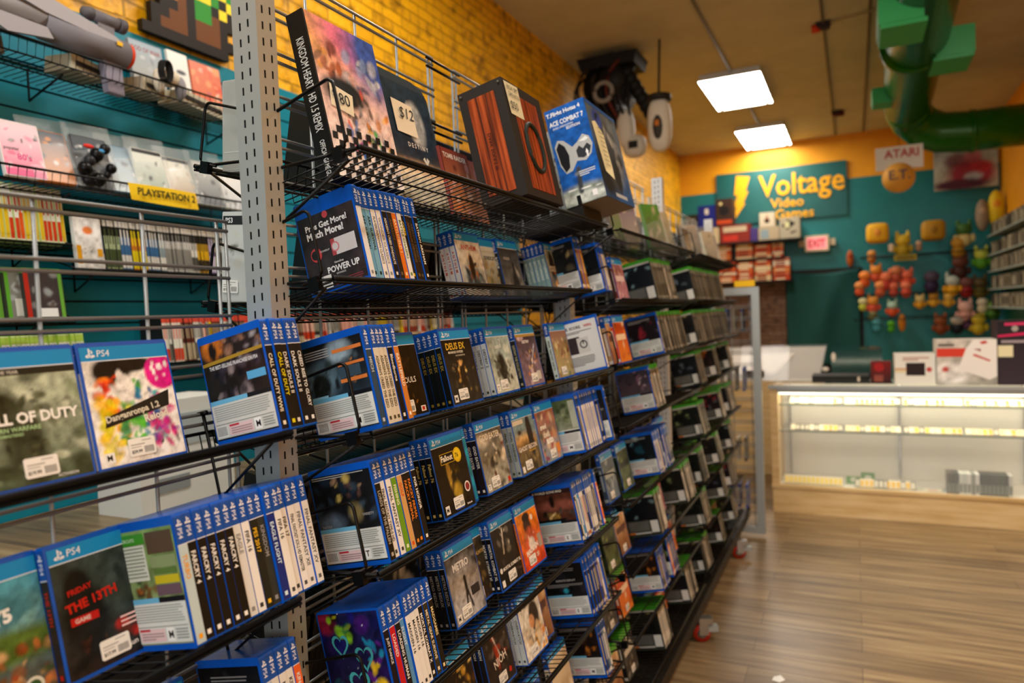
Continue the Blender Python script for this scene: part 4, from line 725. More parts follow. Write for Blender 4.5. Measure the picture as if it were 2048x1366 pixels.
face('A', 4, 957, 1, ('1a9cbc', 'TURF', W_), 'turquoise', 2, u=.09, right=True, stk=False, desc='turquoise cover peeking out')
face('A', 4, 975, 2, ('241c1c', 'GOD EATER', 'f0ece4'), 'manes', 2, u=.085, desc='silver beast cover with cream title')
face('A', 4, 1045, 3, ('a8b0a8', 'FINAL WARNING', '404840'), 'recon', 2, u=.085, desc='sunset cover with dark soldier')
face('A', 4, 1090, 2, ('8a98a0', 'AUTO', W_), 'mosaic', 2, u=.08, desc='patchwork cover with white block letters')
run('A', 4, 1175, [('48443c', '', '808080')]+[('e4e4de', 'SOUL', 'b0b0a8')]*9+[('141414', 'H', 'c8c8c0')]*2+[('241c14', 'H', 'e8c850')]*2, 'green', 1)
run('A', 5, 802, [('141018', 'JUST DANCE', 'e0e0e0'), ('c01c24', 'LOADED', 'f0d8d8'), ('151515', 'LOADING HUMAN', 'e8e8e8'), ('5c98c8', 'FLIGHT', 'd8e8f8'), ('e6e6e4', 'MADDEN 16', '303030'), ('e6e6e4', 'MADDEN 16', '303030'), ('e6e6e4', 'MADDEN 16', '303030'), ('14120f', 'MORTAL KOMBAT X', 'f0f0ec'), ('34301f', 'METAL GEAR SURVIVE', 'e8dcc0'), ('141414', 'MADGAMES', 'e8d8a0')], 'hearts', 2, u=.0)
face('A', 5, 788, 1, ('141414', 'KINGDOM', W_), 'gen6', 2, u=.2, stk=False, desc='dark cover at the back of the shelf')
face('A', 5, 914, 3, ('161616', 'METRO REDUX', '909090'), 'snow', 2, u=.085, desc='black and white snow cover')
face('A', 5, 995, 1, ('3a3424', 'MONSTER', W_), 'hunter', 2, u=.11, right=True, desc='olive brown cover half hidden')
face('A', 5, 1004, 2, ('141414', 'MORTAL KOMBAT XL', 'e8e8e4'), 'iron', 2, u=.085, desc='charcoal cover with metallic figure')
face('A', 5, 1052, 1, ('e06a1c', 'MADDEN', W_), 'quarter', 2, u=.08, desc='bright orange cover with player in white')
run('A', 5, 1168, [('1c1a18', 'MAD MAX', 'e8e0d0'), ('e4e4de', 'M', '4080b0'), ('4c98c0', 'W', 'f0f0f0'), ('e4e4de', 'M', '909080'), ('e0e0d8', 'M', 'c86020'), ('28261f', 'P', 'c8c0a0'), ('c8c4b4', 'P', '404040'), ('e4e4de', 'M', '8a8a80'), ('e4e4de', 'M', '8a8a80'), ('e0dccc', 'L', '404040'), ('242220', 'L', 'b0a890'), ('d8d0bc', 'L', '606060'), ('e06a24', 'L', 'f0e0d0')], 'dusk', 1)
face('A', 6, 905, 1, ('141414', '2K20', W_), 'court', 2, u=.1, desc='black and gold basketball cover')
face('A', 6, 984, 2, ('201c1c', 'NIOH', W_), 'ronin', 2, u=.1, desc='dark warrior cover with brush title')
face('A', 6, 1056, 3, ('d4d8d0', 'OVERWATCH', '404440'), 'orangehero', 2, u=.085, desc='white and orange hero cover')
face('A', 6, 1108, 1, ('5c5444', 'PIRATE', W_), 'gen0', 1, u=.1, right=True, desc='brown collage cover')
run('A', 6, 1190, [('141414', 'N', 'b0b0b0')]*5+[('383028', 'N', 'a89c70'), ('3c3468', 'N', 'c0b8d8'), ('5a4a28', 'N', 'e8d820'), ('e4e4de', 'N', '909080'), ('282420', 'N', '909080')], 'dark', 1)
face('A', 7, 1060, 1, ('2868b0', 'SKY', W_), 'blues', 1, u=.08, desc='bright blue cover'); face('A', 7, 1118, 1, ('d8c8a8', 'SAND', K_), 'beige', 1, u=.08, desc='beige cover')
run('A', 7, 1216, [('2c241c', 'R', 'b0a890'), ('1c2c4c', 'R', 'c0c8d0'), ('5c7c98', 'R', 'e8e8e8'), ('d8d8d0', 'R', '505050')], 'g1', 1)
run('A', 7, 1000, [('1c5088', 'R', W_), ('24549c', 'R', W_), ('b0b8c0', 'R', '404040')], 'g2', 1)
# middle and far bays ---------------------------------------------------------
GX = [('6c6a60', '8c8a80'), ('55534a', '9a988c'), ('4c4a42', '7c7a70'), ('7c7a70', 'b8b4a8'), ('3c3a34', '8a8478'), ('5c5a50', 'c8c4b8'), ('c8c4b8', '8c8a80'), ('d8d4c8', 'a0a098')]
BX = [('e0dfd6', '8a8a84'), ('2a2824', 'a09c8c'), ('8c7a4c', 'e0c880'), ('1c1c1c', 'c8c8c0'), ('5c544c', 'c0b8a8'), ('30507c', 'c8d0dc'), ('c87030', 'f0d8c0'), ('dcd8cc', '606058')]
def rnd_run(bay, row, y0, n, kind, bkn):
    sp = []
    while len(sp) < n:
        c = rq.choice(GX if kind == 'g' else BX); k = rq.choice((1, 1, 2, 3, 4)) 
        sp += [(c[0], 'GAME', c[1], kind)]*k
    return run(bay, row, None, sp[:n], bkn, 1, y=y0)
run('B', 2, 1318, [(c[0], 'GAME', c[1], 'g') for c in (GX[0],)*3+(GX[2],)*3+(GX[1],)*8+(GX[7],)*2+(GX[3],)*4+(GX[5],)*3], 'x2', 1)
face('B', 2, 1240, 1, ('8a4030', 'RED', W_), 'gen5', 1, u=.07, stk=False, desc='reddish cover')
face('B', 2, 1290, 1, ('8a8a80', 'G', W_, 'g'), 'genx6', 1, u=.07, stk=False, desc='dim grey cover')
face('B', 3, 1228, 1, ('c8a070', 'TAN', W_), 'gen0', 1, u=.05, stk=False, desc='tan and brown cover'); face('B', 3, 1243, 1, ('d8501c', 'ORANGE', W_), 'gen3', 1, u=.04, stk=False, desc='bright orange cover')
y = run('B', 3, 1330, [('dcdcd4', 'E', '505050')]+[(c[0], 'GAME', c[1], 'g') for c in (GX[2],)*3+(GX[1],)*4+(GX[7],)+(GX[1],)*4+(GX[0],)*8+(GX[3],)*2+(GX[2],)*6+(GX[0],)*2], 'g4', 1)
run('A', 4, 1247, [('30281f', 'BLACK', '707070')], 'dark', 1, u=-.01, y=1.19)
y = run('B', 4, 1315, [('7c6a34', 'G', 'c8b060'), ('201c18', 'G', 'c0b8a8'), ('dcdcd4', 'G', '888880', 'g'), ('5c5a50', 'G', '888880', 'g'), ('dcd8cc', 'G', '888880', 'g'), ('dcdcd4', 'G', '888880', 'g'), ('dcd8cc', 'G', '888880', 'g'), ('4c4a42', 'G', '888880', 'g'), ('dcdcd4', 'G', '888880', 'g'), ('dcd8cc', 'G', '888880', 'g'), ('5c5a50', 'G', '888880', 'g')], 'soccer', 1)
rows = [('B', 5), ('B', 6), ('B', 7), ('B', 8), ('C', 2), ('C', 3), ('C', 4), ('C', 5), ('C', 6), ('C', 7), ('C', 8)]
for bay, row in rows:
    if (bay, row) == ('C', 2):
        y = run('C', 2, 1394, [(c[0], 'GAME', c[1], 'g') for c in (GX[4],)*3+(GX[2],)*5+(GX[0],)*4+(GX[5],)*2+(GX[1],)*6+(GX[3],)*3+(GX[2],)*9+(GX[0],)*10+(GX[2],)*8+(GX[0],)*6+(GX[6],)*2], 'x0', 1)
        continue
    if (bay, row) == ('C', 3):
        run('C', 3, 1400, [(c[0], 'GAME', c[1], 'g') for c in (GX[1],)*6+(GX[6],)+(GX[0],)*5+(GX[7],)+(GX[2],)*6+(GX[6],)+(GX[0],)*12+(GX[4],)*14+(GX[2],)*9+(GX[3],)*4+(GX[2],)*8], 'x3', 1)
        continue
    kind = 'g' if bay == 'C' or row > 5 else 'b'
    pat = [('F', .03), ('F', .19), ('S', .46, 8), ('F', .6), ('F', .75), ('S', .95, 11)] if bay == 'B' else [('S', .02, 9), ('F', .17), ('F', .32), ('S', .5, 8), ('F', .64), ('F', .79), ('S', .97, 8), ('F', 1.09)]
    if row % 2: pat = [(q[0], q[1]+.02)+q[2:] for q in pat[:3]]+[('S', .62, 7), ('F', .74), ('F', .9)][:3 if bay == 'B' else 2]+([('S', .92, 14)] if bay == 'C' else [])
    for q in pat:
        k2 = kind if rq.random() < .75 or bay == 'C' else 'b'; jy = q[1]+rq.uniform(-.012, .012)
        if q[0] == 'F':
            i = rq.randrange(7); jy = min(jy, 1.06); face(bay, row, None, rq.choice((1, 2, 3)), (PAL[i][0], 'GAME', PAL[i][3], k2), ('genx%d' if k2 == 'g' else 'gen%d') % i, 1, u=rq.choice((.085, .1, .11)), y=jy, desc='%s toned cover' % cname(PAL[i][0]))
        else: rnd_run(bay, row, jy, q[2]+rq.choice((-1, 0, 1)), k2, ('x%d' if k2 == 'g' else 'g%d') % rq.randrange(6))

def stuff_merge(name, lst, lab, cat):
    V, F, C, MI, mats = [], [], [], [], []; n = 0
    for me, M in lst:
        k = len(me.vertices); a = np.empty(k*3); me.vertices.foreach_get('co', a); a = a.reshape(-1, 3); mm = np.array(M); V.append(a @ mm[:3, :3].T+mm[:3, 3])
        c = np.empty(k*4); me.color_attributes['Col'].data.foreach_get('color', c); C.append(c.reshape(-1, 4)); ix = []
        for q in me.materials:
            if q not in mats: mats.append(q)
            ix.append(mats.index(q))
        for pl in me.polygons: F.append([i+n for i in pl.vertices]); MI.append(ix[pl.material_index])
        n += k
    me = bpy.data.meshes.new(name); me.from_pydata(np.concatenate(V).tolist(), [], F); me.polygons.foreach_set('material_index', MI)
    ca = me.color_attributes.new('Col', 'FLOAT_COLOR', 'POINT'); ca.data.foreach_set('color', np.concatenate(C).astype(np.float32).ravel())
    for q in mats: me.materials.append(q)
    o = obj(name, me); tag(o, lab, cat, None, 'stuff'); return o
for nm_, l in OVER.items():
    stuff_merge(nm_.replace('case', 'case_rows'), l, 'remaining far %s game cases packed on the shelves of the far bay' % nm_.split('_')[0], 'video game cases')
# ---------------------------------------------------------------- top shelf goods
def topM(y, u=0, dz=0, yaw=0): return Matrix.Translation((-.68, y, 1.82)) @ Matrix.Rotation(-TILT, 4, 'Y') @ Matrix.Translation((-u, 0, .004+dz)) @ Matrix.Rotation(yaw, 4, 'Z')
# boxed guide: local x = along cover, -y = cover normal, spine on x=0 side
def guide(name, M, w, h, t, lab, bg, ops, items, sp, spt, seed=1, edge='1a1a1a', curl=False, cat='book', group='strategy guides'):
    o = empty(name, M); tag(o, lab, cat, group)
    mb = MB()
    if curl: pts = [(0, 0), (w, 0), (w-.004, h*.9), (w-.02, h*.97), (w-.06, h), (0, h)]
    else: pts = [(0, 0), (w, 0), (w, h), (0, h)]
    mb.prism([(x, z) for x, z in pts], (0, .001, 0), (1, 0, 0), (0, 0, 1), (0, t-.002, 0), edge, 'print_matte'); mb.build('page_block', o)
    mb = MB(); art(mb, (.001, -.0006, .001), (1, 0, 0), (0, 0, 1), w-.002-(.012 if curl else 0), h-.002-(.02 if curl else 0), bg, ops, seed, .0035); over(mb, (.001, -.0006, .001), (1, 0, 0), (0, 0, 1), w-.002, h-.002, items)
    mb.build('front_cover', o)
    mb = MB(); mb.box(-.002, 0, 0, 0, t, h, sp, 'print_gloss')
    for s, z, hh, mw in spt: mb.text(s, (-.0026, t*.5+hh*.45, z*h), (0, 0, -1), (0, -1, 0), hh, mw*h, 'e4e4e0', bold=.01)
    mb.build('spine', o); return o
Y90 = math.pi/2
ck = []
for i in range(14):
    for j in range(7):
        if (i+j) % 2: x = .02+i*.07; y = j*.045; ck.append(('P', [(x, y), (x+.07, y), (x+.07+.01, y+.045), (x+.01, y+.045)], '181818'))
ck = [c for c in ck if c[1][1][0] < .99]
gd = guide('hardcover_guide', topM(.99, .112, .003, Y90), .2, .304, .038, 'thick black hardcover guide with colourful cover and long white spine lettering', ('f0a088', 'f0f0f4'),
  [('e', .1, .95, .5, .25, 'f0b070', .8), ('e', .6, .95, .45, .2, 'e878a0', .8), ('e', .95, .9, .4, .3, '3858b8', .8), ('b', 12, .05, .62, .4, .85, .05, .11, ['b05820', '7a2c14', 'e8a028', '3a1810']), ('b', 16, .35, .6, .95, .85, .05, .12, ['1c2458', '384c98', '8ca8d8', '181828', 'c8d0e0']), ('e', .35, .55, .3, .1, '101010', .5), ('b', 22, .3, .25, .75, .62, .03, .09, ['181414', '40302c', 'c84828', '8a8a90', '101010']), ('b', 12, .6, .15, .95, .5, .04, .1, ['2ca83c', 'e08a1c', '1c7828', 'f0c040']), ('b', 10, .1, .15, .45, .45, .04, .09, ['2850b0', '3078c8', 'c050a0', 'f0d020'])], ck, '181818', [('KINGDOM HEARTS HD 1.5 REMIX', .84, .017, .56), ('OFFICIAL GAME GUIDE', .23, .011, .25)], 3)
mb = MB(); mb.add([(0, 0, 0), (.055, -.004, -.012), (.06, -.006, .028), (.006, -.001, .042)], [(0, 1, 2, 3)], 'ece8d0', 'print_matte'); mb.text('80', (.02, -.005, .004), (1, 0, 0), (0, 0, 1), .022, None, '202020', 'print_matte'); mb.text('$', (.005, -.004, .014), (1, 0, 0), (0, 0, 1), .014, None, '202020', 'print_matte'); o = mb.build('price_note', gd); o.location = (.018, -.003, .132)
gd = guide('softcover_guide', topM(ysolve(897, -.85, 1.79)-.222, .158, .003, Y90), .222, .305, .012, 'dark slate blue softcover guide with a white orb and curled corner', ('1c2c3c', '6a6858'),
  [('e', .5, .9, .8, .4, '24384c', .9), ('e', .5, .55, .7, .2, '203448', .9), ('e', .55, .28, .9, .08, 'd8b080', .9), ('e', .35, .2, .7, .1, 'f0e8d0', .8), ('e', .5, .12, .9, .1, 'c0c4b8', .8), ('e', .64, .7, .15, .17, 'e8eceC'.lower(), .3), ('e', .69, .69, .13, .17, 'b0bcc4', .6), ('b', 20, 0, 0, 1, .06, .03, .08, ['6a6440', '4a4830'])],
  [('T', 'D E S T I N Y', .4, .45, .035, 'e8ecec', .5), ('P', [(.62, .38), (.66, .4), (.68, .37), (.7, .4), (.74, .38), (.68, .33)], 'd8e0e0')], '1c2c3c', [], 4, '2a3a48', True)
mb = MB(); mb.add([(0, 0, 0), (.074, -.003, -.004), (.071, -.004, .068), (-.002, -.001, .074)], [(0, 1, 2, 3)], 'f0ecd8', 'print_matte'); mb.text('$12', (.014, -.005, .028), (1, 0, 0), (0, 0, 1), .03, None, '202020', 'print_matte', shear=.2); o = mb.build('price_note', gd); o.location = (.055, -.003, .165)
for y, c, l in ((ysolve(908, -.83, 1.78), ('8a4038', 'c88858'), 'reddish brown thin booklet between the slate guide and the wooden box'), (ysolve(908, -.83, 1.78)+.075, ('c8643a', 'e8a060'), 'orange booklet beside the wooden box on the top shelf')):
    guide('thin_booklet', topM(y, .15 if c[0] == '8a4038' else .165, 0, Y90), .13, .165, .008, l, c, [('b', 20, 0, 0, 1, .8, .05, .14, ['e87830', 'd8a0a0', '5a2820', 'f0c8b0'])], [('T', 'TOMB RAIDER', .05, .85, .08, 'f0e8e0', .85)] if c[0] == '8a4038' else [], c[0], [], 8, group='thin booklets on the top shelf')
# wood look box
t = empty('collector_box', topM(1.503, -.015, .002)); tag(t, 'tall dark collector box printed like red wooden planks on top shelf', 'box')
mb = MB(); mb.box(-.118, 0, 0, 0, .224, .282, '231d18', 'print_matte')
for k, (a, b) in enumerate(((.022, .045), (.047, .07), (.072, .094))): mb.box(-.118+a, -.0012, .02, -.118+b, -.0002, .258, m='box_wood')
for k, (a, b) in enumerate(((.04, .075), (.078, .118), (.121, .15), (.153, .185))): mb.box(.0002, a, .02, .0012, b, .255, m='box_wood')
mb.tube([(.003, .11+.045*math.cos(q), .13+.06*math.sin(q)) for q in np.linspace(0, 6.28, 26)[:-1]], .006, '1a241c', 'print_matte', 6, closed=True)
mb.text('DARK SOULS III', (-.055, -.002, .165), (0, 0, -1), (-1, 0, 0), .009, .1, '1c0c06', 'print_matte'); mb.build('carton', t)
mb = MB()
for q in ((-.11, -.001, .272), (-.008, -.001, .272), (-.11, -.001, .01)): mb.cyl(q, (q[0], -.003, q[2]), .003, '5a5a50', n=8)
mb.build('rivets', t)
mb = MB(); mb.add([(.002, .012, .195), (.002, .085, .195), (.004, .08, .275), (.002, .008, .275)], [(0, 1, 2, 3)], 'dcdcc0', 'print_matte')
for s, z in (('BOX SET', .255), ('GAME NOT IN', .238), ('$50', .205)): mb.text(s, (.0055, .014, z), (0, 1, 0), (0, 0, 1), .011 if z > .22 else .022, .058, '2c2c28', 'print_matte')
mb.build('price_note', t)
# blue joystick box
t = empty('joystick_box', topM(1.965, -.065, .046)); tag(t, 'blue joystick box with printed silver controller standing on top shelf', 'box')
mb = MB(); mb.box(-.125, 0, 0, 0, .29, .294, '1a4c98', 'print_gloss')
art(mb, (-.125, -.0006, 0), (1, 0, 0), (0, 0, 1), .125, .294, ('1c5cb0', '1a58ac'), [('e', .5, .02, .9, .17, '8a948c', .3), ('e', .6, .06, .6, .05, 'c8d0c8', .6), ('l', .45, .12, .5, .34, .08, '3c4044'), ('l', .42, .3, .62, .3, .05, '6c7074'), ('l', .1, .16, .95, .13, .012, 'e8ece8')], 5, .0035)
over(mb, (-.125, -.0006, 0), (1, 0, 0), (0, 0, 1), .125, .294, [('P', [(.06, .62), (.16, .68), (.3, .66), (.48, .57), (.62, .6), (.78, .66), (.92, .62), (.97, .54), (.9, .45), (.74, .4), (.52, .42), (.36, .34), (.2, .33), (.1, .42)], 'b4b8b8'), ('P', [(.09, .6), (.18, .655), (.3, .6), (.36, .5), (.32, .38), (.2, .345), (.12, .44)], '1c1e24'), ('P', [(.55, .52), (.64, .56), (.72, .52), (.84, .56), (.92, .52), (.86, .46), (.7, .43), (.56, .45)], '34383e'), ('P', [(.66, .6), (.84, .63), (.9, .6), (.8, .585)], 'e8ecec'), ('P', [(.76, .47), (.8, .51), (.84, .47), (.82, .47), (.82, .43), (.78, .43), (.78, .47)], 'f0f4f4'), ('T', 'T.Flight Hotas 4', .03, .91, .055, 'f0f4f8', .92, 0, .03), ('T', 'ACE COMBAT 7', .06, .825, .05, 'f0f4f8', .86, 0, .03), ('T', 'SKIES UNKNOWN', .12, .79, .02, 'd8e0ec', .7), ('T', 'EDITION', .45, .755, .028, 'f0f4f8', .42), ('L', .5, .26, .9, .32, 3, 'd8e0ec'), ('R', .7, .04, .82, .1, 'f0f0f0'), ('R', .3, 0, .4, .09, '14161a')])
art(mb, (.0006, 0, 0), (0, 1, 0), (0, 0, 1), .29, .294, ('5a6670', '1c58a0'), [('e', .2, .3, .3, .3, '14181c', .6), ('e', .55, .55, .35, .35, '7a8084', .6), ('e', .5, .5, .2, .4, '30343c', .5), ('e', .3, .85, .15, .1, '3048a0', .4), ('b', 12, .2, .3, .9, .9, .05, .13, ['2c3034', 'a0a4a4', '484e54', '14161a']), ('e', .6, .3, .1, .2, '181c20', .4)], 6, .005)
over(mb, (.0006, 0, 0), (0, 1, 0), (0, 0, 1), .29, .294, [('R', .35, .04, .75, .08, 'b8c4d0'), ('R', .0, .96, 1, 1, '2858a8')])
mb.quad((-.125, 0, -.0005), (0, 0, -.0005), (0, .29, -.0005), (-.125, .29, -.0005), '7a7268', 'print_matte'); mb.build('carton', t)
mb = MB(); mb.add([(.003, .02, .225), (.003, .055, .235), (.006, .1, .2), (.004, .12, .1), (.008, .1, .06), (.003, .045, .08)], [(0, 1, 2, 3, 4, 5)], 'e4e4c0', 'print_matte')
for k in range(9): mb.box(.0085, .045, .21-.014*k, .0088, .085, .212-.014*k, '5a5a50', 'print_matte')
mb.build('price_note', t)
mb = MB(); mb.box(-.2, 0, 0, -.01, .16, .041, '15120f', 'print_matte'); o = mb.build('flat_carton'); o.matrix_world = topM(1.96, 0, 0); tag(o, 'flat black carton under the blue joystick box', 'box')
# bagged things on the far top shelves
cols = ['8a8070', '5c3c78', 'c8c0a8', '4c8a30', '9a9484', 'b0a888', '6a5c4c', 'a8a49c', '5a5c3c', 'c0b8a0', '3c3c34', '8c8c7c']
dsc = ['grey', 'purple', 'pale cream', 'green', 'light grey', 'sand coloured', 'brown', 'silver grey', 'olive', 'ivory', 'dark grey', 'dull grey']
for k in range(12):
    bay = 'B' if k < 6 else 'C'; yy = (.16+.17*k) if k < 6 else (.08+.18*(k-6)); h = (.16, .2, .17, .19, .2, .21)[k % 6]
    M = shelfM(bay, 1) @ Matrix.Translation((-.07-.02*(k % 3), yy, .004)) @ Matrix.Rotation(Y90-.3*(k % 2), 4, 'Z')
    t = empty('bagged_game', M); tag(t, '%s game in clear bag, %s from left on the two farther top shelves' % (dsc[k], ORD[k]), 'bagged game', 'bagged goods on the top shelves')
    mb = MB(); mb.box(0, 0, 0, .13, .016, h, cols[k], 'print_matte'); art(mb, (.002, -.0008, .002), (1, 0, 0), (0, 0, 1), .126, h-.004, (cols[k], cols[(k+3) % 12]), [('b', 14, 0, 0, 1, 1, .06, .18, [cols[(k+j) % 12] for j in (1, 2, 5)])], k, .012, 'print_matte'); mb.build('game_case', t)
    mb = MB(); mb.add([(-.012, -.006, -.003), (.142, -.006, -.003), (.142, .024, -.003), (-.012, .024, -.003), (-.02, .006, h+.03), (.15, .004, h+.04), (.15, .008, h+.04), (-.02, .01, h+.03)], [(0, 1, 5, 4), (2, 3, 7, 6), (1, 2, 6, 5), (3, 0, 4, 7)], m='bag_plastic'); mb.build('plastic_bag', t)
# ---------------------------------------------------------------- wall side of the rack
def backM(y0, z): return Matrix.Translation((-1.125, y0, z)) @ Matrix.Rotation(TILT, 4, 'Y') @ Matrix.Rotation(math.pi, 4, 'Z')
DK = ['1c1a18', '2a2826', '141414', '34302c', '24201c', '3c3834']
for (y0, y1, nm) in ((.98, 2.12, 'near bay'), (2.27, 3.47, 'middle bay'), (3.6, 4.82, 'far bay')):
    for r, z in ((1, 1.86), (2, 1.60), (3, 1.35), (4, 1.11), (5, .87), (6, .62), (7, .38)):
        L = y1-y0; M = backM(y0, z) @ Matrix.Translation((0, -L, 0))
        wire_shelf(M, round(L, 3), 'black wire shelf on the wall side of the rack, %s, %s from top' % (nm, ORD[r-1]), (L+.004,), .185)
        n = 80; y = L-(.2 if nm == 'near bay' and r < 4 else .02)
        for k in range(n):
            Mc = M @ Matrix.Translation((-.03, y, .0035)) @ Matrix.Rotation(math.pi, 4, 'Z'); y -= .0158 if k % 9 else .026
            if y < .03: break
            case_obj(Mc, (DK[(k*5+r) % 6], 'GAME', '8a8a84', 'n'), 1, 'dark game case seen from behind, %s from left, %s wall-side shelf, %s' % (ordn(k+1), ORD[r-1], nm), grp='dark game cases on the wall side of the rack', plastic='print_matte_dark')

if 'dark_game_case' in OVER: stuff_merge('dark_game_case_rows', OVER['dark_game_case'], 'remaining dark game cases filling the wall side shelves of the rack', 'video game cases')
# end-of-shelf items on the wall side, seen left of the post
def flat_case(M, w, h, t, col, lab, cat, ops, items, kind='case', grp=None, name='tall_game_case', m='print_gloss', res=.005, bg=None, seed=2, shell=None):
    o = empty(name, M); tag(o, lab, cat, grp); mb = MB(); case_shell(mb, w, h, t, shell or 'print_matte', col); mb.build('case_shell', o)
    mb = MB(); art(mb, (.003, -.0006, .003), (1, 0, 0), (0, 0, 1), w-.006, h-.006, bg or (col, col), ops, seed, res, m); over(mb, (.003, -.0006, .003), (1, 0, 0), (0, 0, 1), w-.006, h-.006, items); mb.build('cover_sheet', o); return o
M = Matrix.Translation((-1.085, .99, 1.60)) @ Matrix.Rotation(math.radians(5), 4, 'Y')
o = flat_case(M, .13, .17, .012, 'c8ccc8', 'white PS3 game case left of the post with a price sticker', 'video game case', [('b', 24, .1, .1, 1, .8, .04, .13, ['8a8a80', 'c8c8bc', '5a584e', 'e4e4dc', '3a3830'])], [('R', 0, .87, 1, .97, '2c2c2c'), ('T', 'PS3', .05, .89, .06, 'e8e8e8', .4)], seed=4)
s = obj('price_sticker', STK[1], o); s.location = (.004, -.002, .018)
o = flat_case(Matrix.Translation((-1.075, 1.0, 1.845)) @ Matrix.Rotation(math.radians(4), 4, 'Y'), .12, .17, .014, 'a8aaa4', 'pale grey case back left of the post, one shelf above the white case', 'video game case', [('b', 6, 0, 0, 1, 1, .2, .4, ['b4b6b0', '9ea09a'])], [('R', .02, .2, .98, .21, 'c8cac4')], seed=5)
# ---------------------------------------------------------------- left wall display
WX = -2.6+.02
_wb = {}
def wall_basket(y0, y1, z, D, lab, lip=.05):
    k = (round(y1-y0, 3), D, lip)
    if k not in _wb:
        L = y1-y0; a = MB(); n = int(L/.026)
        for i in range(n+1): y = L*i/n; a.tube([(D, y, lip), (D-.01, y, 0), (0, y, 0)], .0016, n=4)
        b = MB(); b.tube([(D, 0, lip), (D, L, lip)], .004); b.tube([(D-.01, 0, 0), (D-.01, L, 0)], .003); b.tube([(D*.5, 0, -.003), (D*.5, L, -.003)], .003); b.tube([(0, 0, .06), (D, 0, lip)], .003); b.tube([(0, L, .06), (D, L, lip)], .003); b.tube([(0.004, 0, .06), (.004, L, .06)], .003)
        c = MB(); c.tube([(0, 0, .05), (0, 0, -.06), (D*.7, 0, -.004)], .004)
        _wb[k] = [q.build(nm, data_only=True) for q, nm in ((a, 'wire_deck'), (b, 'rim'), (c, 'bracket'))]
    a, b, c = _wb[k]; t = empty('wall_basket', loc=(WX, y0, z)); tag(t, lab, 'shelf', 'black wire baskets on the left wall'); obj('wire_deck', a, t); obj('rim', b, t)
    for y in (.1, (y1-y0)*.5, y1-y0-.1): o = obj('bracket', c, t); o.location = (0, y, 0)
wall_basket(.7, 2.42, 2.43, .27, 'top black wire basket on the teal wall holding the toy blaster')
wall_basket(.7, 2.42, 2.03, .27, 'second black wire basket on the teal wall behind the yellow sign', .045)
wall_basket(.8, 1.57, 1.845, .17, 'black wire shelf under the white and green cases', .01)
wall_basket(1.58, 2.8, 1.765, .17, 'black wire shelf under the row of black and white cases', .01)
wall_basket(.8, 1.57, 1.59, .17, 'black wire shelf under the face-out green edged cases', .01)
wall_basket(1.9, 5.3, 1.40, .17, 'long black wire shelf with red and white cases low on wall', .01)
wall_basket(.8, 1.75, 1.35, .17, 'black wire shelf low on the wall behind the left bay grid', .01)
wall_basket(2.6, 5.3, 1.03, .17, 'long lower wire shelf on the wall, seen through the rack', .01)
# toy blaster
t = empty('toy_blaster', Matrix.Translation((-2.36, 1.35, 2.57)) @ Matrix.Rotation(math.radians(-2), 4, 'X')); tag(t, 'large grey toy blaster with scope lying across the top wire basket', 'toy gun')
def ytube(mb, y0, y1, x, z, r0, r1, col, n=20): mb.cyl((x, y0, z), (x, y1, z), r0, col, 'print_matte', n, r1)
mb = MB(); ytube(mb, -.35, .13, 0, .01, .038, .04, '9a9aa0'); ytube(mb, .13, .42, 0, -.008, .047, .05, '77757c'); ytube(mb, .42, .435, 0, -.008, .048, .046, 'e0441c'); mb.box(-.03, -.35, -.05, .03, .02, .0, 'a8a8ac', 'print_matte', .7); mb.build('barrel', t)
mb = MB(); mb.prism([(.02, .05), (.1, .06), (.36, .01), (.4, -.01), (.3, -.03), (.26, -.01), (.12, .0), (.03, .02)], (.03, 0, .02), (0, 1, 0), (0, 0, 1), (.014, 0, 0), 'a8a6ac', 'print_matte'); mb.prism([(-.08, .0), (.12, .0), (.14, -.03), (.0, -.055), (-.06, -.03)], (.035, 0, -.03), (0, 1, 0), (0, 0, 1), (.014, 0, 0), 'a09ea4', 'print_matte'); mb.build('side_panel', t)
mb = MB(); mb.prism([(.33, -.04), (.4, -.04), (.41, -.16), (.35, -.16)], (-.015, 0, 0), (0, 1, 0), (0, 0, 1), (.03, 0, 0), '8c8898', 'print_matte'); mb.build('grip', t)
mb = MB(); ytube(mb, .3, .4, 0, .095, .022, .022, '6c6a70'); ytube(mb, .27, .3, 0, .095, .016, .024, '5a585e'); ytube(mb, .4, .425, 0, .095, .026, .026, '55535a'); mb.box(-.01, .32, .04, .01, .38, .08, '77757c', 'print_matte'); mb.build('scope', t)
mb = MB(); mb.prism([(.1, .05), (.24, .07), (.33, .06), (.3, .04), (.1, .035)], (-.01, 0, .0), (0, 1, 0), (0, 0, 1), (.02, 0, 0), '9896a0', 'print_matte'); mb.prism([(.12, .06), (.15, .06), (.13, .1), (.1, .13), (.09, .125), (.115, .09)], (-.006, 0, .01), (0, 1, 0), (0, 0, 1), (.012, 0, 0), '1c1a1c', 'print_matte'); mb.build('sight', t)
mb = MB(); mb.box(.042, -.02, .03, .044, .01, .045, 'e8b81c', 'print_matte'); mb.box(.05, .36, .0, .052, .38, .014, 'e8b81c', 'print_matte'); mb.build('price_dot', t)
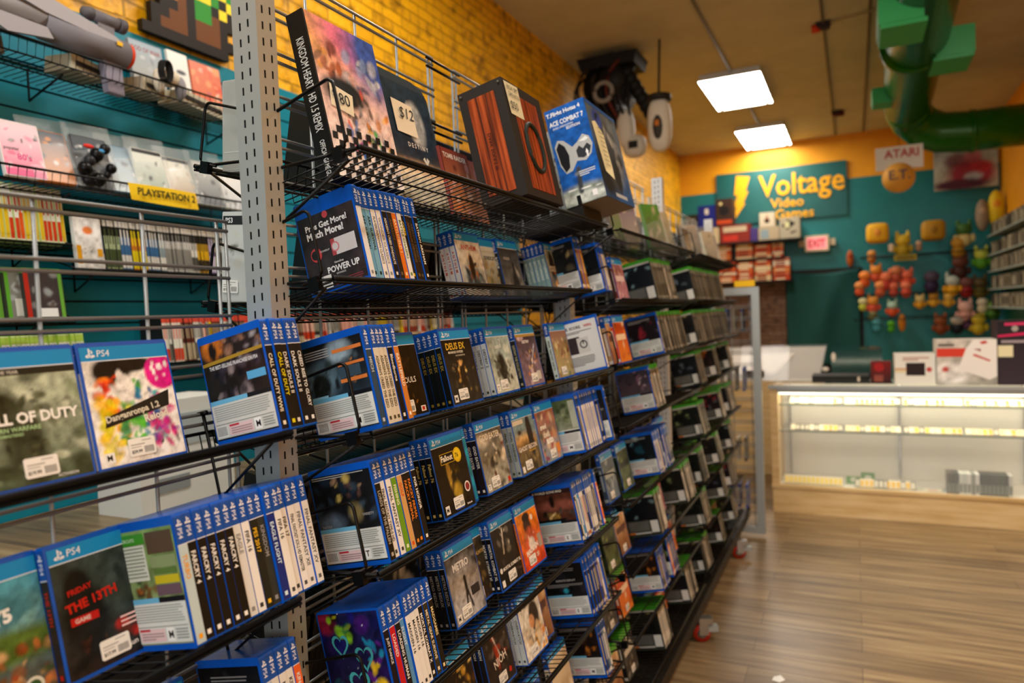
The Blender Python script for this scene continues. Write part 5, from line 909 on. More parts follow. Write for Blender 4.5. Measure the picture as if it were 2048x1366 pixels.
for y, z, L, l in ((1.2, 2.445, .18, 'grey console adapter at the left end of the top basket'), (1.56, 2.445, .15, 'cream cartridge adapter box under the toy blaster'), (1.83, 2.445, .12, 'beige angled plastic accessory right of the blaster grip'), (2.0, 2.445, .28, 'long grey beige plastic unit at the right of top basket')):
    t = empty('plastic_accessory', Matrix.Translation((-2.42, y, z)) @ Matrix.Rotation(.25, 4, 'Z')); tag(t, l, 'console accessory', 'accessories in the top basket')
    mb = MB(); c = '77756e' if y == 1.2 else 'bdb6a0'; mb.box(-.05, 0, 0, .06, L, .055, c, 'print_matte', .94); mb.build('body', t); mb = MB(); mb.box(.03, .02, .02, .064, L-.02, .035, '2a2622', 'print_matte'); mb.build('slot', t)
t = empty('game_controller', loc=(-2.36, 1.95, 2.52)); tag(t, 'white game controller with coiled black cable in the top basket', 'controller')
mb = MB(); mb.ell((0, 0, 0), (.03, .06, .035), 'd4ccb8'); mb.ell((.01, -.045, -.03), (.022, .022, .04), 'd4ccb8'); mb.ell((.01, .05, -.03), (.022, .022, .045), '8c8a90'); mb.ell((.03, -.02, .02), (.008, .01, .01), '2c2c2c'); mb.build('body', t)
mb = MB()
for k in range(5): mb.tube([(.045+.004*k, -.055+.02*math.cos(a)+.003*k, .0+.04*math.sin(a)) for a in np.linspace(0, 6.28, 16)[:-1]], .003, '0c0c0c', 'print_matte', 5, closed=True)
mb.build('cable', t)
YR = math.pi/2
def wallM(y, z, x=-2.42, lean=8): return Matrix.Translation((x, y, z)) @ Matrix.Rotation(-math.radians(lean), 4, 'Y') @ Matrix.Rotation(YR, 4, 'Z')
flat_case(wallM(1.915, 2.5, -2.5), .15, .2, .015, '8a9098', 'pale blue war game case with red lettering in the top basket', 'video game case', [('b', 14, 0, 0, 1, .8, .06, .16, ['a8b0b8', '6a7078', 'c8ccd0', '8a5040']), ], [('T', 'GOD OF WAR', .05, .8, .1, '8a3428', .9, 0, .02)], bg=('8ca0b0', 'a8a8a0'), grp='face-out cases in the top basket')
flat_case(wallM(2.09, 2.5, -2.5), .1, .21, .012, 'e0e4e0', 'white game case with small dark aircraft shape in the top basket', 'video game case', [('e', .6, .6, .25, .05, '404448', .4)], [], grp='face-out cases in the top basket')
flat_case(wallM(2.2, 2.5, -2.5), .16, .2, .012, 'd87858', 'salmon pink and orange patterned game case at right of the top basket', 'video game case', [('b', 20, 0, 0, 1, 1, .08, .2, ['e8a070', 'd85c48', 'f0c0a8', 'b86878'])], [], grp='face-out cases in the top basket')
bags = [(1.36, 'e8e0e0', ('f0d8e0', 'e87898'), 'white and pink music game case with 80s lettering in the second basket'), (1.46, 'c8742c', ('3c5060', 'd88838'), 'bagged narrow orange and navy game, tall clear bag, second basket'), (1.60, '3a3c44', ('404850', '1c1c20'), 'bag of dark figures with red glasses in the second basket'), (1.73, '5a7a8c', ('6a8ca0', 'b8c4c8'), 'bagged pale blue game leaning in the second basket'), (1.83, 'e0e4dc', ('e8ece4', '9ab0a0'), 'bagged white football game above the yellow sign'), (1.97, 'd8dcd0', ('e0e4d8', 'b09070'), 'second bagged white football game right of the first'), (2.1, 'b8bcb8', ('c8ccc8', '60646c'), 'grey bagged case next to the post in the second basket'), (2.24, 'e4e4e0', ('e8e8e4', 'c8ccd0'), 'white bagged papers at the right end of the second basket')]
for k, (y, c, bg, l) in enumerate(bags):
    t = flat_case(wallM(y, 2.06, -2.39, 14+5*(k % 2)), .13, .19, .015, c, l, 'bagged game', [('b', 16, 0, .1, 1, .9, .05, .15, [c, '3c3c40', bg[1], 'e8e8e4', 'a8a8a8'])], ([('T', 'popstar', .05, .45, .07, '404040', .7), ('T', "80's", .35, .3, .12, 'd83c80', .5, 0, .02), ('R', 0, 0, 1, .12, 'e86c98')] if k == 0 else [('R', 0, .92, 1, 1, '202020')] if k in (4, 5) else []), bg=bg, seed=k+3, grp='bagged goods in the second basket', name='bagged_game')
    if k: mb = MB(); mb.add([(-.015, -.008, -.003), (.15, -.008, -.003), (.15, .024, -.003), (-.015, .024, -.003), (-.02, .006, .235), (.155, .004, .245), (.155, .008, .245), (-.02, .01, .235)], [(0, 1, 5, 4), (2, 3, 7, 6), (1, 2, 6, 5), (3, 0, 4, 7)], m='bag_plastic'); mb.build('plastic_bag', t)
    if k == 2:
        mb = MB(); rs = random.Random(5)
        for q in range(14): mb.ell((rs.uniform(.01, .12), rs.uniform(-.03, -.005), rs.uniform(.02, .15)), (rs.uniform(.012, .025),)*3, rs.choice(('141416', '1c1c20', '2c2c30', '0c0c0e')), 'print_gloss', 8, 6)
        mb.ell((.04, -.03, .14), (.02, .006, .008), 'd83028'); mb.ell((.085, -.03, .13), (.012, .006, .008), '3890c8'); mb.build('toy_pieces', t)
# yellow sign
t = empty('shelf_sign', loc=(-2.29, 1.705, 2.075)); tag(t, 'curved yellow shelf sign reading PLAYSTATION 2', 'sign')
mb = MB(); n = 10; P = []; 
for i in range(n+1): u = i/n; P += [(0+.012*math.sin(u*3.14), u*.285, 0), (.004+.012*math.sin(u*3.14), .008+u*.285, -.058-.008*math.sin(u*2.6))]
mb.add(P, [(2*i, 2*i+1, 2*i+3, 2*i+2) for i in range(n)], 'f0c81c', 'print_matte'); o = mb.build('sign_strip', t); md = o.modifiers.new('s', 'SOLIDIFY'); md.thickness = .001
mb = MB(); mb.text('PLAYSTATION 2', (.019, .022, -.042), (0, 1, 0), (0, 0, 1), .027, .245, '14120c', 'print_matte', .03); mb.build('lettering', t)
# pixel picture : generic block pattern
t = empty('pixel_mosaic', Matrix.Translation((-2.575, 2.0, 2.76))); tag(t, 'block pattern panel of brown, green, yellow and black squares on yellow brick', 'wall decoration')
pat = ['KKKKKKKKKK', '.KBBBKBBBKK', '.KKBBKBBBK', '..KKBKGGBKK', '.KKTBKGGKYK', 'KKCTKGYYGKYK', 'KCCTKGGGYYGK', 'KCTTGGNGGYGK', 'RCCTTGNNGGYK', 'RRCTGNNGGNGK', 'RCCKGGNGNNGK', 'KCCTTGGNGGK', 'KKCTTKGGKK']
cm = {'K': '1a1208', 'B': '6a3c10', 'G': '2c8c2c', 'N': '58b820', 'Y': 'f0d828', 'T': 'b87838', 'C': 'e0d8b0', 'R': '901c14'}
mb = MB(); q = .044
for j, rw in enumerate(pat):
    for i, ch in enumerate(rw):
        if ch in cm: mb.box(0, i*q, j*q, .03, (i+1)*q, (j+1)*q, cm[ch], 'print_matte')
mb.build('blocks', t)
# rows of cases along the wall
def wall_row(y0, y1, z, pal, nm, grp, lab, kind, w=.135, h=.19, th=.0148, tb='e8e8e0', lean=6, gap=.0003, seed=1, groups=None):
    rs = random.Random(seed); cache = {}; y = y0; k = 0; run_ = 0; acc = []
    while y < y1:
        if run_ == 0: c = rs.choice(pal); run_ = rs.choice((1, 1, 2, 3, 4))
        run_ -= 1; k += 1
        if c not in cache:
            mb = MB(); case_shell(mb, w, h, th, 'print_gloss', c[3] if len(c) > 3 else '1c1c1c'); e = -.0004
            mb.quad((e, th-.001, .004), (e, .001, .004), (e, .001, h-.004), (e, th-.001, h-.004), c[0]); mb.quad((e-.0002, th-.001, h-.03), (e-.0002, .001, h-.03), (e-.0002, .001, h-.006), (e-.0002, th-.001, h-.006), tb)
            if kind == 'p': mb.quad((e-.0002, th-.001, h-.065), (e-.0002, .001, h-.065), (e-.0002, .001, h-.03), (e-.0002, th-.001, h-.03), '1c1c1c')
            mb.quad((e-.0003, th*.9, .02), (e-.0003, th*.1, .02), (e-.0003, th*.1, h*c[2]), (e-.0003, th*.9, h*c[2]), c[1]); mb.quad((e-.0003, th*.7, h*.5), (e-.0003, th*.35, h*.5), (e-.0003, th*.35, h*.8), (e-.0003, th*.7, h*.8), c[1]); mb.quad((e-.0003, th*.9, .008), (e-.0003, th*.15, .008), (e-.0003, th*.15, .022), (e-.0003, th*.9, .022), c[1])
            cache[c] = mb.build(nm, data_only=True)
        M = Matrix.Translation((-2.44+rs.uniform(-.006, .004), y, z)) @ Matrix.Rotation(-math.radians(lean), 4, 'Y') @ Matrix.Rotation(math.pi, 4, 'Z')
        y += th+gap
        if groups: acc.append((cache[c], M)); continue
        o = obj(nm, cache[c], None, M); tag(o, lab % (cname(c[0]), ordn(k)), 'video game case', grp)
    if groups: stuff_merge(nm+'_rows', acc, lab, 'video game cases')
    return k
wall_row(1.0, 1.575, 1.86, [('e8e8e0', 'd8541c', .5, 'b8d080'), ('e4e4d8', 'c83c18', .4, 'b8d080'), ('e8e4d0', 'd8b820', .6, 'b8d080'), ('e4e4dc', '3060a0', .3, 'b8d080'), ('e8e8e4', 'e8e4d8', .3, 'b8d080'), ('d8e0e0', '7ca8c0', .5, 'b8d080')], 'tall_game_case', 'white and green cases high on the left wall', '%s-spined case with white top, %s from left in the row of white and green cases', 'x', seed=4)
wall_row(1.70, 2.42, 1.78, [('e4e4dc', '4a4a44', .35), ('1c1c1c', 'c8c8c0', .4), ('181818', 'd8a020', .4), ('e8e8e2', '8a8a84', .5), ('3c6c9c', 'e0e0d8', .3), ('e0b020', '2c2c28', .3), ('8ca0a8', 'e8e8e0', .3), ('5a5040', 'c8c0a0', .4), ('c87c28', 'e8d820', .4), ('685890', 'd0c8e0', .4), ('a8b890', '405030', .4)], 'tall_game_case', 'black and white cases on the wall below the yellow sign', '%s-spined tall case, %s from left below the yellow sign', 'p', seed=6)
o = flat_case(wallM(1.60, 1.775, -2.43, 6), .1, .19, .016, 'e8e8e4', 'white tall case with yellow side, first of the row under the yellow sign', 'video game case', [('e', .5, .75, .2, .08, 'd87838', .4), ('b', 8, .3, .1, .9, .5, .04, .1, ['404040', 'a0a0a0'])], [('R', 0, .1, .18, .45, 'e8a81c'), ('R', .8, .25, 1, .4, 'e8a81c')], seed=9)
wall_row(1.95, 4.2, 1.42, [('d8d4c8', '5a564c', .4), ('c83c1c', 'f0e0c8', .3), ('2c2824', 'c8c0a8', .4), ('e0dccc', 'c83c1c', .3), ('8a3424', 'e0c8a0', .3), ('e8c020', '2c2824', .3), ('a8a498', '2c2824', .4), ('5c2c20', 'b0a080', .4)], 'tall_game_case', 'red and white cases low on the left wall', '%s-spined tall case, %s from left in the long low row on the wall', 'x', tb='d8503c', seed=8)
wall_row(1.0, 1.62, 1.365, [('e8e8e0', '7a8a5a', .4, '9ac040'), ('d0d8b8', '5a6a3a', .3, '9ac040'), ('e4e4d8', '909088', .3, '9ac040')], 'tall_game_case', 'green topped cases low on the left wall', '%s-spined green topped case, %s from left in the lowest left row', 'x', tb='a8c850', seed=9)
wall_row(2.65, 4.2, 1.045, [('a89880', '5a5044', .4), ('5c5448', 'c8b890', .3), ('2c2824', 'c8c0a8', .4), ('c8b898', '70604c', .3)], 'tall_game_case', 'dim cases on the lower wall shelf seen through the rack', 'dim game cases packed on the lower wall shelf seen through the rack', 'x', seed=12, groups=1)
for k, (y, c, it, l) in enumerate(((1.24, '6a7478', [('R', .8, 0, 1, 1, '6aa83c')], 'green edged grey case, leftmost of the face-out ones on the wall'), (1.37, '7a7c74', [('R', 0, .0, .1, 1, '58a030'), ('R', .2, .05, .95, .4, 'c8ccc4')], 'green edged case showing its back beside the red spine'), (1.42, '40383a', [('R', 0, 0, .12, 1, 'b02c20'), ('R', .3, .02, .8, .2, 'e8e8e4'), ('R', .9, 0, 1, 1, '6aa83c')], 'dark hooded figure case with green edge and price label'))):
    flat_case(wallM(y, 1.605, -2.43-.016*(2-k), 7), .13, .17, .015, c, l, 'video game case', [('b', 16, .1, .2, .9, .95, .06, .16, ['8a8c88', '3c3c3a', 'a8b0b0', '5c4c44'])], it, seed=20+k, grp='face-out green edged cases on the wall', shell='green_plastic')
mb = MB(); mb.box(-2.34, 1.56, .931, -2.12, 1.95, 1.31, 'd8d8d0', 'print_matte'); mb.box(-2.119, 1.6, 1.15, -2.117, 1.9, 1.26, 'a8b0b0', 'print_matte'); mb.box(-2.119, 1.62, 1.0, -2.117, 1.75, 1.05, '8a9090', 'print_matte'); o = mb.build('storage_carton'); tag(o, 'big white carton under the wall shelves, behind the left bay grid', 'box')
t = empty('low_cabinet', loc=(-2.57, -.4, 0)); tag(t, 'low grey brown wood cabinet along the wall behind the rack', 'cabinet')
mb = MB(); mb.box(0, 0, 0, .8, 5.2, .9, '2a2520', 'print_matte'); mb.build('body', t); mb = MB(); mb.box(0, -.01, .9, .83, 5.22, .93, m='floor_wood'); mb.build('top_board', t)
# ---------------------------------------------------------------- glass counter
t = empty('display_counter', loc=(-.58, 5.63, 0)); tag(t, 'pale wood and glass display counter with lit white interior', 'counter')
CL = 2.3
mb = MB(); mb.box(0, 0, 0, CL, .52, .2, m='counter_wood'); mb.box(-.004, -.012, .19, CL, .02, .215, m='counter_wood'); mb.build('wood_base', t)
mb = MB(); mb.box(-.002, 0, .2, .05, .52, .93, m='counter_wood'); mb.build('end_panel', t)
mb = MB(); mb.box(.05, .47, .2, CL, .49, .92, m='white_panel'); mb.box(.05, .02, .2, CL, .47, .205, m='white_panel'); mb.build('back_panel', t)
mb = MB(); mb.box(-.01, -.015, .93, CL, .53, .955, m='glass'); mb.build('glass_top', t)
mb = MB(); mb.box(-.012, -.018, .932, CL, -.006, .957, m='grey_steel'); mb.box(.05, -.006, .903, CL, .035, .929, m='grey_steel'); mb.build('top_trim', t)
mb = MB(); mb.box(.05, .0, .215, CL, .005, .905, m='glass'); mb.build('front_glass', t)
for z in (.605, .805):
    mb = MB(); mb.box(.05, .1, z-.008, CL, .46, z, m='glass'); mb.box(.05, .095, z-.009, CL, .1, z+.001, '4a5a50', 'print_matte'); mb.build('glass_shelf', t)
for x in (.1, .87, 1.65):
    mb = MB(); mb.box(x-.008, .44, .205, x+.008, .465, .92, m='chrome'); mb.build('shelf_standard', t)
mb = MB(); mb.box(.06, .006, .892, CL-.05, .02, .902, m='strip_lamp'); mb.build('lamp_strip', t)
area('counter_light', (.5, 5.70, .91), (math.radians(25), 0, 0), 2.0, .06, 8, (1, .9, .68))
rs = random.Random(5); cm_ = []
for c in ('f0d040', 'e8c828', 'f0e0a0', 'f4e8c8', 'e0b020', 'd8d0b8'):
    mb = MB(); mb.box(0, 0, 0, .03, .06, .013, 'e8e0c8' if c != 'd8d0b8' else '5a5a54', 'print_matte'); mb.box(.003, -.0006, .001, .027, .0, .011, c, 'print_matte'); mb.box(.004, .004, .013, .026, .05, .0136, c, 'print_matte'); cm_.append(mb.build('game_cartridge', data_only=True))
for si, z in enumerate((.8055, .6055)):
    x = .13; k = 0
    while x < 1.62:
        k += 1; ci = rs.randrange(6) if x > .35 else rs.choice((3, 5, 2))
        o = obj('game_cartridge', cm_[ci], None, Matrix.Translation((-.58+x, 5.74+rs.uniform(-.004, .004), z)) @ Matrix.Rotation(math.radians(33), 4, 'X'))
        tag(o, 'small %s labelled cartridge, %s from left on the %s glass shelf' % (('yellow', 'golden', 'cream', 'ivory', 'amber', 'grey')[ci], ordn(k), ('upper', 'middle')[si]), 'game cartridge', 'cartridges on the glass shelves of the counter'); x += .0325 if k % 11 else .05
for k in range(30):
    x = .1+.0305*k if k < 13 else .58+.0305*(k-13) if k < 20 else .78+.0305*(k-20)
    if k >= 26: break
    ci = rs.choice((0, 1) if k < 13 else (2, 4, 5)); o = obj('game_cartridge', cm_[ci], None, Matrix.Translation((-.58+x-.02, 5.70, .212)) @ Matrix.Rotation(math.radians(55), 4, 'X'))
    tag(o, '%s labelled cartridge in a tray, %s from left on the counter floor' % (('yellow', 'golden', 'cream', 'ivory', 'amber', 'grey')[ci], ordn(k+1)), 'game cartridge', 'cartridges on the counter floor')
for x, w_, c, h, l in ((.5, .1, '5a9a38', .05, 'low green case lying in the lit counter'), (.6, .09, '4a8a38', .085, 'green case with white oval standing in the lit counter')):
    mb = MB(); mb.box(0, 0, 0, w_, .02, h, c, 'print_matte'); mb.ell((w_/2, -.001, h*.6), (.025, .002, .018), 'd8d8c0'); o = mb.build('small_case', None); o.location = (-.58+x, 5.82, .206); tag(o, l, 'case')
for k in range(5):
    mb = MB(); mb.box(0, 0, 0, .09, .06, .008, 'e0d8c0', 'print_matte'); mb.box(.01, .008, .008, .07, .04, .0085, ('c89858', '8a9a88', 'b87868', '6a8aa0', 'c8a840')[k], 'print_matte'); o = mb.build('loose_manual', None); o.location = (-.58+.84+.085*k, 5.69+.02*(k % 2), .206+.001*k); tag(o, 'pale leaflet lying on the counter floor, %s from left' % ORD[k], 'leaflet', 'leaflets on the counter floor')
for k in range(16):
    c = ['4a4038', '3a3028', '2a2a28', 'd8dcd4', 'c8d0c8', 'e0e0d8', '8a9088', 'e0e0dc', '18181a', '141416', '1c1c1c', '28241f', '30302c', '203820', '181818', 'c8c8c0'][k]
    mb = MB(); case_shell(mb, .12, .15, .0225, 'print_gloss', c); mb.quad((-.0004, .02, .02), (-.0004, .003, .02), (-.0004, .003, .08), (-.0004, .02, .08), '70786c'); o = mb.build('game_box'); o.matrix_world = Matrix.Translation((-.58+1.13+.0235*k, 5.66, .206)) @ Matrix.Rotation(math.pi/2, 4, 'Z') @ Matrix.Translation((0, -.0235, 0)); 
    o['label'] = '%s boxed game in the right end of the counter, %s from left' % (cname(c), ORD[k]); o['category'] = 'game box'; o['group'] = 'boxed games inside the counter'
def carton(name, x0, x1, y0, d, z0, h, col, lab, items, bg=None, ops=(), seed=2, cat='box', grp=None, note=None, rot=0):
    o = empty(name, Matrix.Translation((x0, y0, z0)) @ Matrix.Rotation(rot, 4, 'Z')); tag(o, lab, cat, grp); w_ = x1-x0
    mb = MB(); mb.box(0, 0, 0, w_, d, h, col, 'print_matte'); art(mb, (.001, -.0008, .001), (1, 0, 0), (0, 0, 1), w_-.002, h-.002, bg or (col, col), ops, seed, .012, 'print_matte'); over(mb, (.001, -.0008, .001), (1, 0, 0), (0, 0, 1), w_-.002, h-.002, items, .0006, 'print_matte'); mb.build('carton', o)
    if note: mb = MB(); mb.box(note[0], -.006, note[1], note[0]+note[2], -.004, note[1]+note[2]*.9, 'ece4b8', 'print_matte'); mb.build('price_note', o)
    return o
carton('console_box', .25, .50, 5.72, .2, .956, .215, 'ece8dc', 'small white console box with dark printed unit, left of the three boxes', [('R', .28, .3, .75, .72, '2a1c18'), ('L', .2, .78, .85, .92, 2, 'a85850'), ('R', 0, .4, .28, .55, 'e8d8a8'), ('R', 0, .5, .3, .53, 'c04030'), ('C', .85, .5, .07, 'c85048')], bg=('e8e4d8', 'f0ece0'))
carton('console_box', .505, .855, 5.70, .22, .956, .31, 'e4e0d4', 'large white console box with red band and sloping white shape on the counter', [('R', 0, .63, .5, .82, 'd8402c'), ('R', .03, .87, .3, .92, '5a5048'), ('P', [(.5, .82), (.62, 1), (1, 1), (1, .2), (.88, .12), (.36, .36)], 'f4f0e8'), ('P', [(.6, .66), (.64, .69), (.9, .55), (.88, .52)], 'c83020'), ('P', [(.72, .95), (.82, .98), (.86, .93), (.76, .9)], 'c83020'), ('P', [(.62, .8), (.74, .8), (.74, .74)], '8a3428')], bg=('c8c0b4', 'b0aca0'), ops=[('e', .25, .25, .3, .25, 'f0ece4', .5), ('e', .15, .35, .06, .06, 'c83828', .4)])
carton('console_box', .862, 1.25, 5.72, .25, .956, .43, '3a2c34', 'tall dark box with pink stripes at the right end of the counter', [('P', [(0, .75), (1, .82), (1, .88), (0, .78)], 'd8205c'), ('P', [(.1, .93), (1, .94), (1, .99), (.1, .97)], 'd83468'), ('R', .05, .66, .9, .7, 'a89ca0'), ('C', .25, .88, .05, 'a8a098')], bg=('1c161a', '3c3038'), note=(.0, .19, .085))
carton('red_toy_box', .1, .23, 5.78, .12, .956, .16, '5a1414', 'dark box with bright red swirl left of the small white box', [('C', .4, .75, .25, 'a01818'), ('R', .15, .1, .6, .4, '8a4438')], bg=('7a1410', '241414'))
carton('black_tray', -.3, .09, 5.85, .25, .956, .05, '141412', 'flat black tray on the counter in front of the dark glass', [('R', .8, .2, .84, .9, 'c8b8a8')])
# second counter behind
t = empty('rear_glass_case', loc=(-1.22, 6.9, 0)); tag(t, 'rear glass display case with bright white contents, behind the counter', 'display case')
mb = MB(); mb.box(0, 0, 0, .95, .6, .86, m='counter_wood'); mb.build('base', t)
mb = MB(); mb.box(.02, .02, .86, 1.0, .55, .862, 'd8d0c0', 'print_matte'); mb.add([(0, .0, .862), (.92, 0, .862), (.97, .58, 1.14), (.0, .58, 1.14)], [(0, 1, 2, 3)], 'b8b0a4', 'print_matte'); mb.add([(.02, .1, .92), (.55, .1, .92), (.7, .45, 1.09), (.02, .45, 1.09)], [(0, 1, 2, 3)], 'e8e0d4', 'print_matte'); mb.box(.3, .05, .863, .45, .15, .95, '4a3c30', 'print_matte'); mb.build('contents', t)
mb = MB(); mb.add([(0, -.01, .87), (.94, -.01, .87), (.98, .58, 1.16), (0, .58, 1.16)], [(0, 1, 2, 3)], m='glass'); mb.build('glass_lid', t)
t = empty('dark_glass_case', loc=(-.2, 7.15, 0)); tag(t, 'dark greenish glass case beside the white one, behind the counter', 'display case')
mb = MB(); mb.box(0, .05, 0, .42, .6, .9, '101412', 'print_matte'); mb.build('base', t)
mat('green_glass', '24504c', rough=.1, alpha=.75)
mb = MB(); mb.box(0, .03, .9, .42, .6, 1.12, m='green_glass'); mb.build('glass_hood', t)
mb = MB(); mb.ell((.02, .0, 1.06), (.02, .01, .04), 'f0e8d8'); mb.ell((-.05, -.02, .95), (.03, .01, .02), 'f0e8d8'); mb.build('pale_ovals', t)  # two flattened pale matte ovals just in front of the glass hood
# frame rack at the end of the aisle fixture
t = empty('rolling_frame_rack', loc=(-1.2, 4.98, 0)); tag(t, 'grey tube framed rolling wire rack standing at the end of the centre rack', 'rack')
mb = MB(); mb.box(0, -.02, .03, .05, .02, 1.68, m='grey_steel'); mb.box(.585, -.02, .03, .635, .02, 1.68, m='grey_steel'); mb.box(.05, -.02, 1.63, .585, .02, 1.68, m='grey_steel'); mb.box(.05, -.02, .03, .585, .02, .07, m='grey_steel'); mb.build('tube_frame', t)
mb = MB()
for k in range(21):
    z = .07+.0775*k; mb.tube([(0, .01, z), (.63, .01, z)], .003, m='grey_wire'); mb.tube([(0, .01, z+.016), (.63, .01, z+.016)], .003, m='grey_wire')
for x in (.15, .3, .45, .57): mb.tube([(x, .015, .03), (x, .015, 1.66)], .003, m='grey_wire')
mb.build('wire_grid', t)
mb = MB(); mb.box(.48, -.01, 1.685, .61, -.006, 1.725, 'e8b818', 'print_matte'); mb.build('yellow_card', t)
for k in range(28):
    r = k//7; z = (1.5, 1.1, .62, .3)[r]; c = ['5a5044', '8a8070', '3c342c', 'c8c0a8', '1c2c64', '2448a0', '4a4238'][(k*3+r) % 7] if r < 3 else ['1c3c88', '2450a8'][k % 2]
    mb = MB(); case_shell(mb, .13, .16, .014, 'print_gloss', c); mb.quad((-.0004, .012, .02), (-.0004, .002, .02), (-.0004, .002, .14), (-.0004, .012, .14), '8c8878'); o = mb.build('game_case'); o.matrix_world = Matrix.Translation((-.98+.05*(k % 7), 5.02, z-.12)) @ Matrix.Rotation(math.pi/2, 4, 'Z'); tag(o, '%s case hung behind the framed wire rack, %s from left in the %s row' % (cname(c), ORD[k % 7], ORD[r]), 'video game case', 'cases behind the framed wire rack')
# ---------------------------------------------------------------- back wall corner shelves
def plain_shelf(x0, x1, y0, d, z, lab, col='100e0c'):
    mb = MB(); mb.box(x0, y0, z-.03, x1, y0+d, z, col, 'print_matte'); o = mb.build('wall_shelf'); tag(o, lab, 'shelf', 'dark shelves on the back wall')
plain_shelf(-2.5, -.7, 11.75, .44, 2.575, 'dark shelf holding console boxes under the shop sign'); plain_shelf(-2.5, -.95, 11.85, .34, 2.31, 'dark shelf with orange and cream books under the box shelf'); plain_shelf(-2.5, -.85, 11.85, .34, 1.95, 'lowest dark shelf with stacked orange books above the brick')
cb = [(-2.45, -2.25, 2.575, .5, '28240f', 'dark olive round tub of figures at left end of the box shelf', [('R', .1, .3, .9, .6, '8a7a60')]), (-2.24, -1.97, 2.84, .36, '14207c', 'deep blue box with white label on the top of the pile', [('R', .4, .6, .62, .85, 'd8d4c8')]), (-1.96, -1.7, 2.86, .42, '3a2418', 'dark brown box with black disc picture beside the blue box', [('C', .5, .55, .3, '14100e'), ('R', .05, .05, .95, .2, 'c8481c'), ('C', .3, .82, .1, 'd8c888')]),
 (-2.1, -1.92, 2.576, .26, 'c8b890', 'tan narrow carton under the blue box', []), (-1.9, -1.45, 2.576, .28, '8a2c20', 'red and cream console carton under the brown box', [('R', .1, .6, .9, .9, 'c8b898'), ('R', .1, .1, .6, .4, 'c83828')]), (-1.44, -1.33, 2.576, .2, '48387c', 'narrow purple carton in the middle of the box shelf', []), (-1.32, -1.02, 2.576, .2, 'b8a888', 'cream carton with folded paper picture on the box shelf', [('R', .1, .1, .5, .8, '8aa0a8')]),
 (-1.3, -1.08, 2.78, .22, 'd8ccb0', 'small cream camera box standing on another carton', [('C', .5, .42, .18, '28201c'), ('P', [(.4, .5), (.6, .5), (.5, .9)], 'a05030')]), (-1.01, -.72, 2.576, .32, 'b0a890', 'light grey carton with black printed device, right end of box shelf', [('P', [(.1, .6), (.4, .9), (.8, .7), (.4, .4)], '18140f'), ('R', .25, .5, .5, .8, 'd8d4a0'), ('P', [(.55, .2), (.85, .3), (.85, .35), (.55, .3)], '28201c')])]
for x0, x1, z, h, c, l, it in cb: carton('console_carton', x0, x1, 11.78, .3, z, h, c, l, it, grp='cartons on the back wall shelf')
rs = random.Random(31); k = 0
for z0, xs, hh in ((2.31, [(-2.3, -2.03), (-2.0, -1.75), (-1.68, -1.42), (-1.4, -1.14), (-1.13, -.97)], .2), (1.95, [(-2.3, -2.0), (-1.95, -1.68), (-1.66, -1.42), (-1.4, -1.15), (-1.13, -.88)], .3)):
    for ci, (a, b) in enumerate(xs):
        z = z0; j = 0
        while z < z0+hh:
            th = rs.uniform(.028, .05); k += 1; j += 1; c = rs.choice(('c8481c', 'd86830', 'e0c898', 'b83c18', 'd88848', 'c87050', 'e8dcc0'))
            mb = MB(); mb.box(0, 0, 0, b-a-.01, .22, th-.003, c, 'print_matte'); mb.box(.03, -.001, .006, (b-a)*.7, 0, th-.012, 'e8d8b0' if rs.random() < .4 else '8a3018', 'print_matte'); o = mb.build('boxed_cartridge'); o.location = (a+rs.uniform(-.004, .004), 11.87, z)
            tag(o, '%s flat box, %s from bottom of %s pile, %s back shelf' % (cname(c), ORD[j-1], ORD[ci], 'middle' if z0 > 2 else 'lowest'), 'flat box', 'flat boxes piled on the back shelves'); z += th
# ---------------------------------------------------------------- plush toys
def plush(x, z, s, c1, c2, kind, lab, y=11.75, name='plush_toy'):
    o = empty(name, loc=(x, y, z)); tag(o, lab, 'plush toy', 'plush toys on the back wall')
    mb = MB()
    if kind == 'cube': mb.ell((0, 0, 0), (s, s, s*.95), c1, pw=.45, nu=16, nv=12); mb.build('body', o); mb = MB(); mb.ell((0, -s*.95, .0), (s*.3, s*.1, s*.4), c2); mb.build('patch', o); return
    if kind == 'tall':
        mb.ell((0, 0, 0), (s*.5, s*.45, s*1.3), c1); mb.build('body', o); mb = MB(); mb.ell((0, -s*.2, s*.3), (s*.3, s*.3, s*.4), c2); mb.build('head', o); return
    mb.ell((0, 0, -s*.5), (s*.55, s*.5, s*.6), c1); mb.build('body', o)
    mb = MB(); mb.ell((0, -s*.1, s*.3), (s*.6, s*.5, s*.5), c2); mb.build('head', o)
    if kind != 'ball':
        for q in (-1, 1):
            mb = MB(); mb.ell((q*s*.4, 0, s*.75), (s*.16, s*.12, s*(.4 if kind == 'ears' else .18)), c2); mb.build('ear', o)
            mb = MB(); mb.ell((q*s*.6, -s*.1, -s*.4), (s*.2, s*.18, s*.34), c1); mb.build('arm', o)
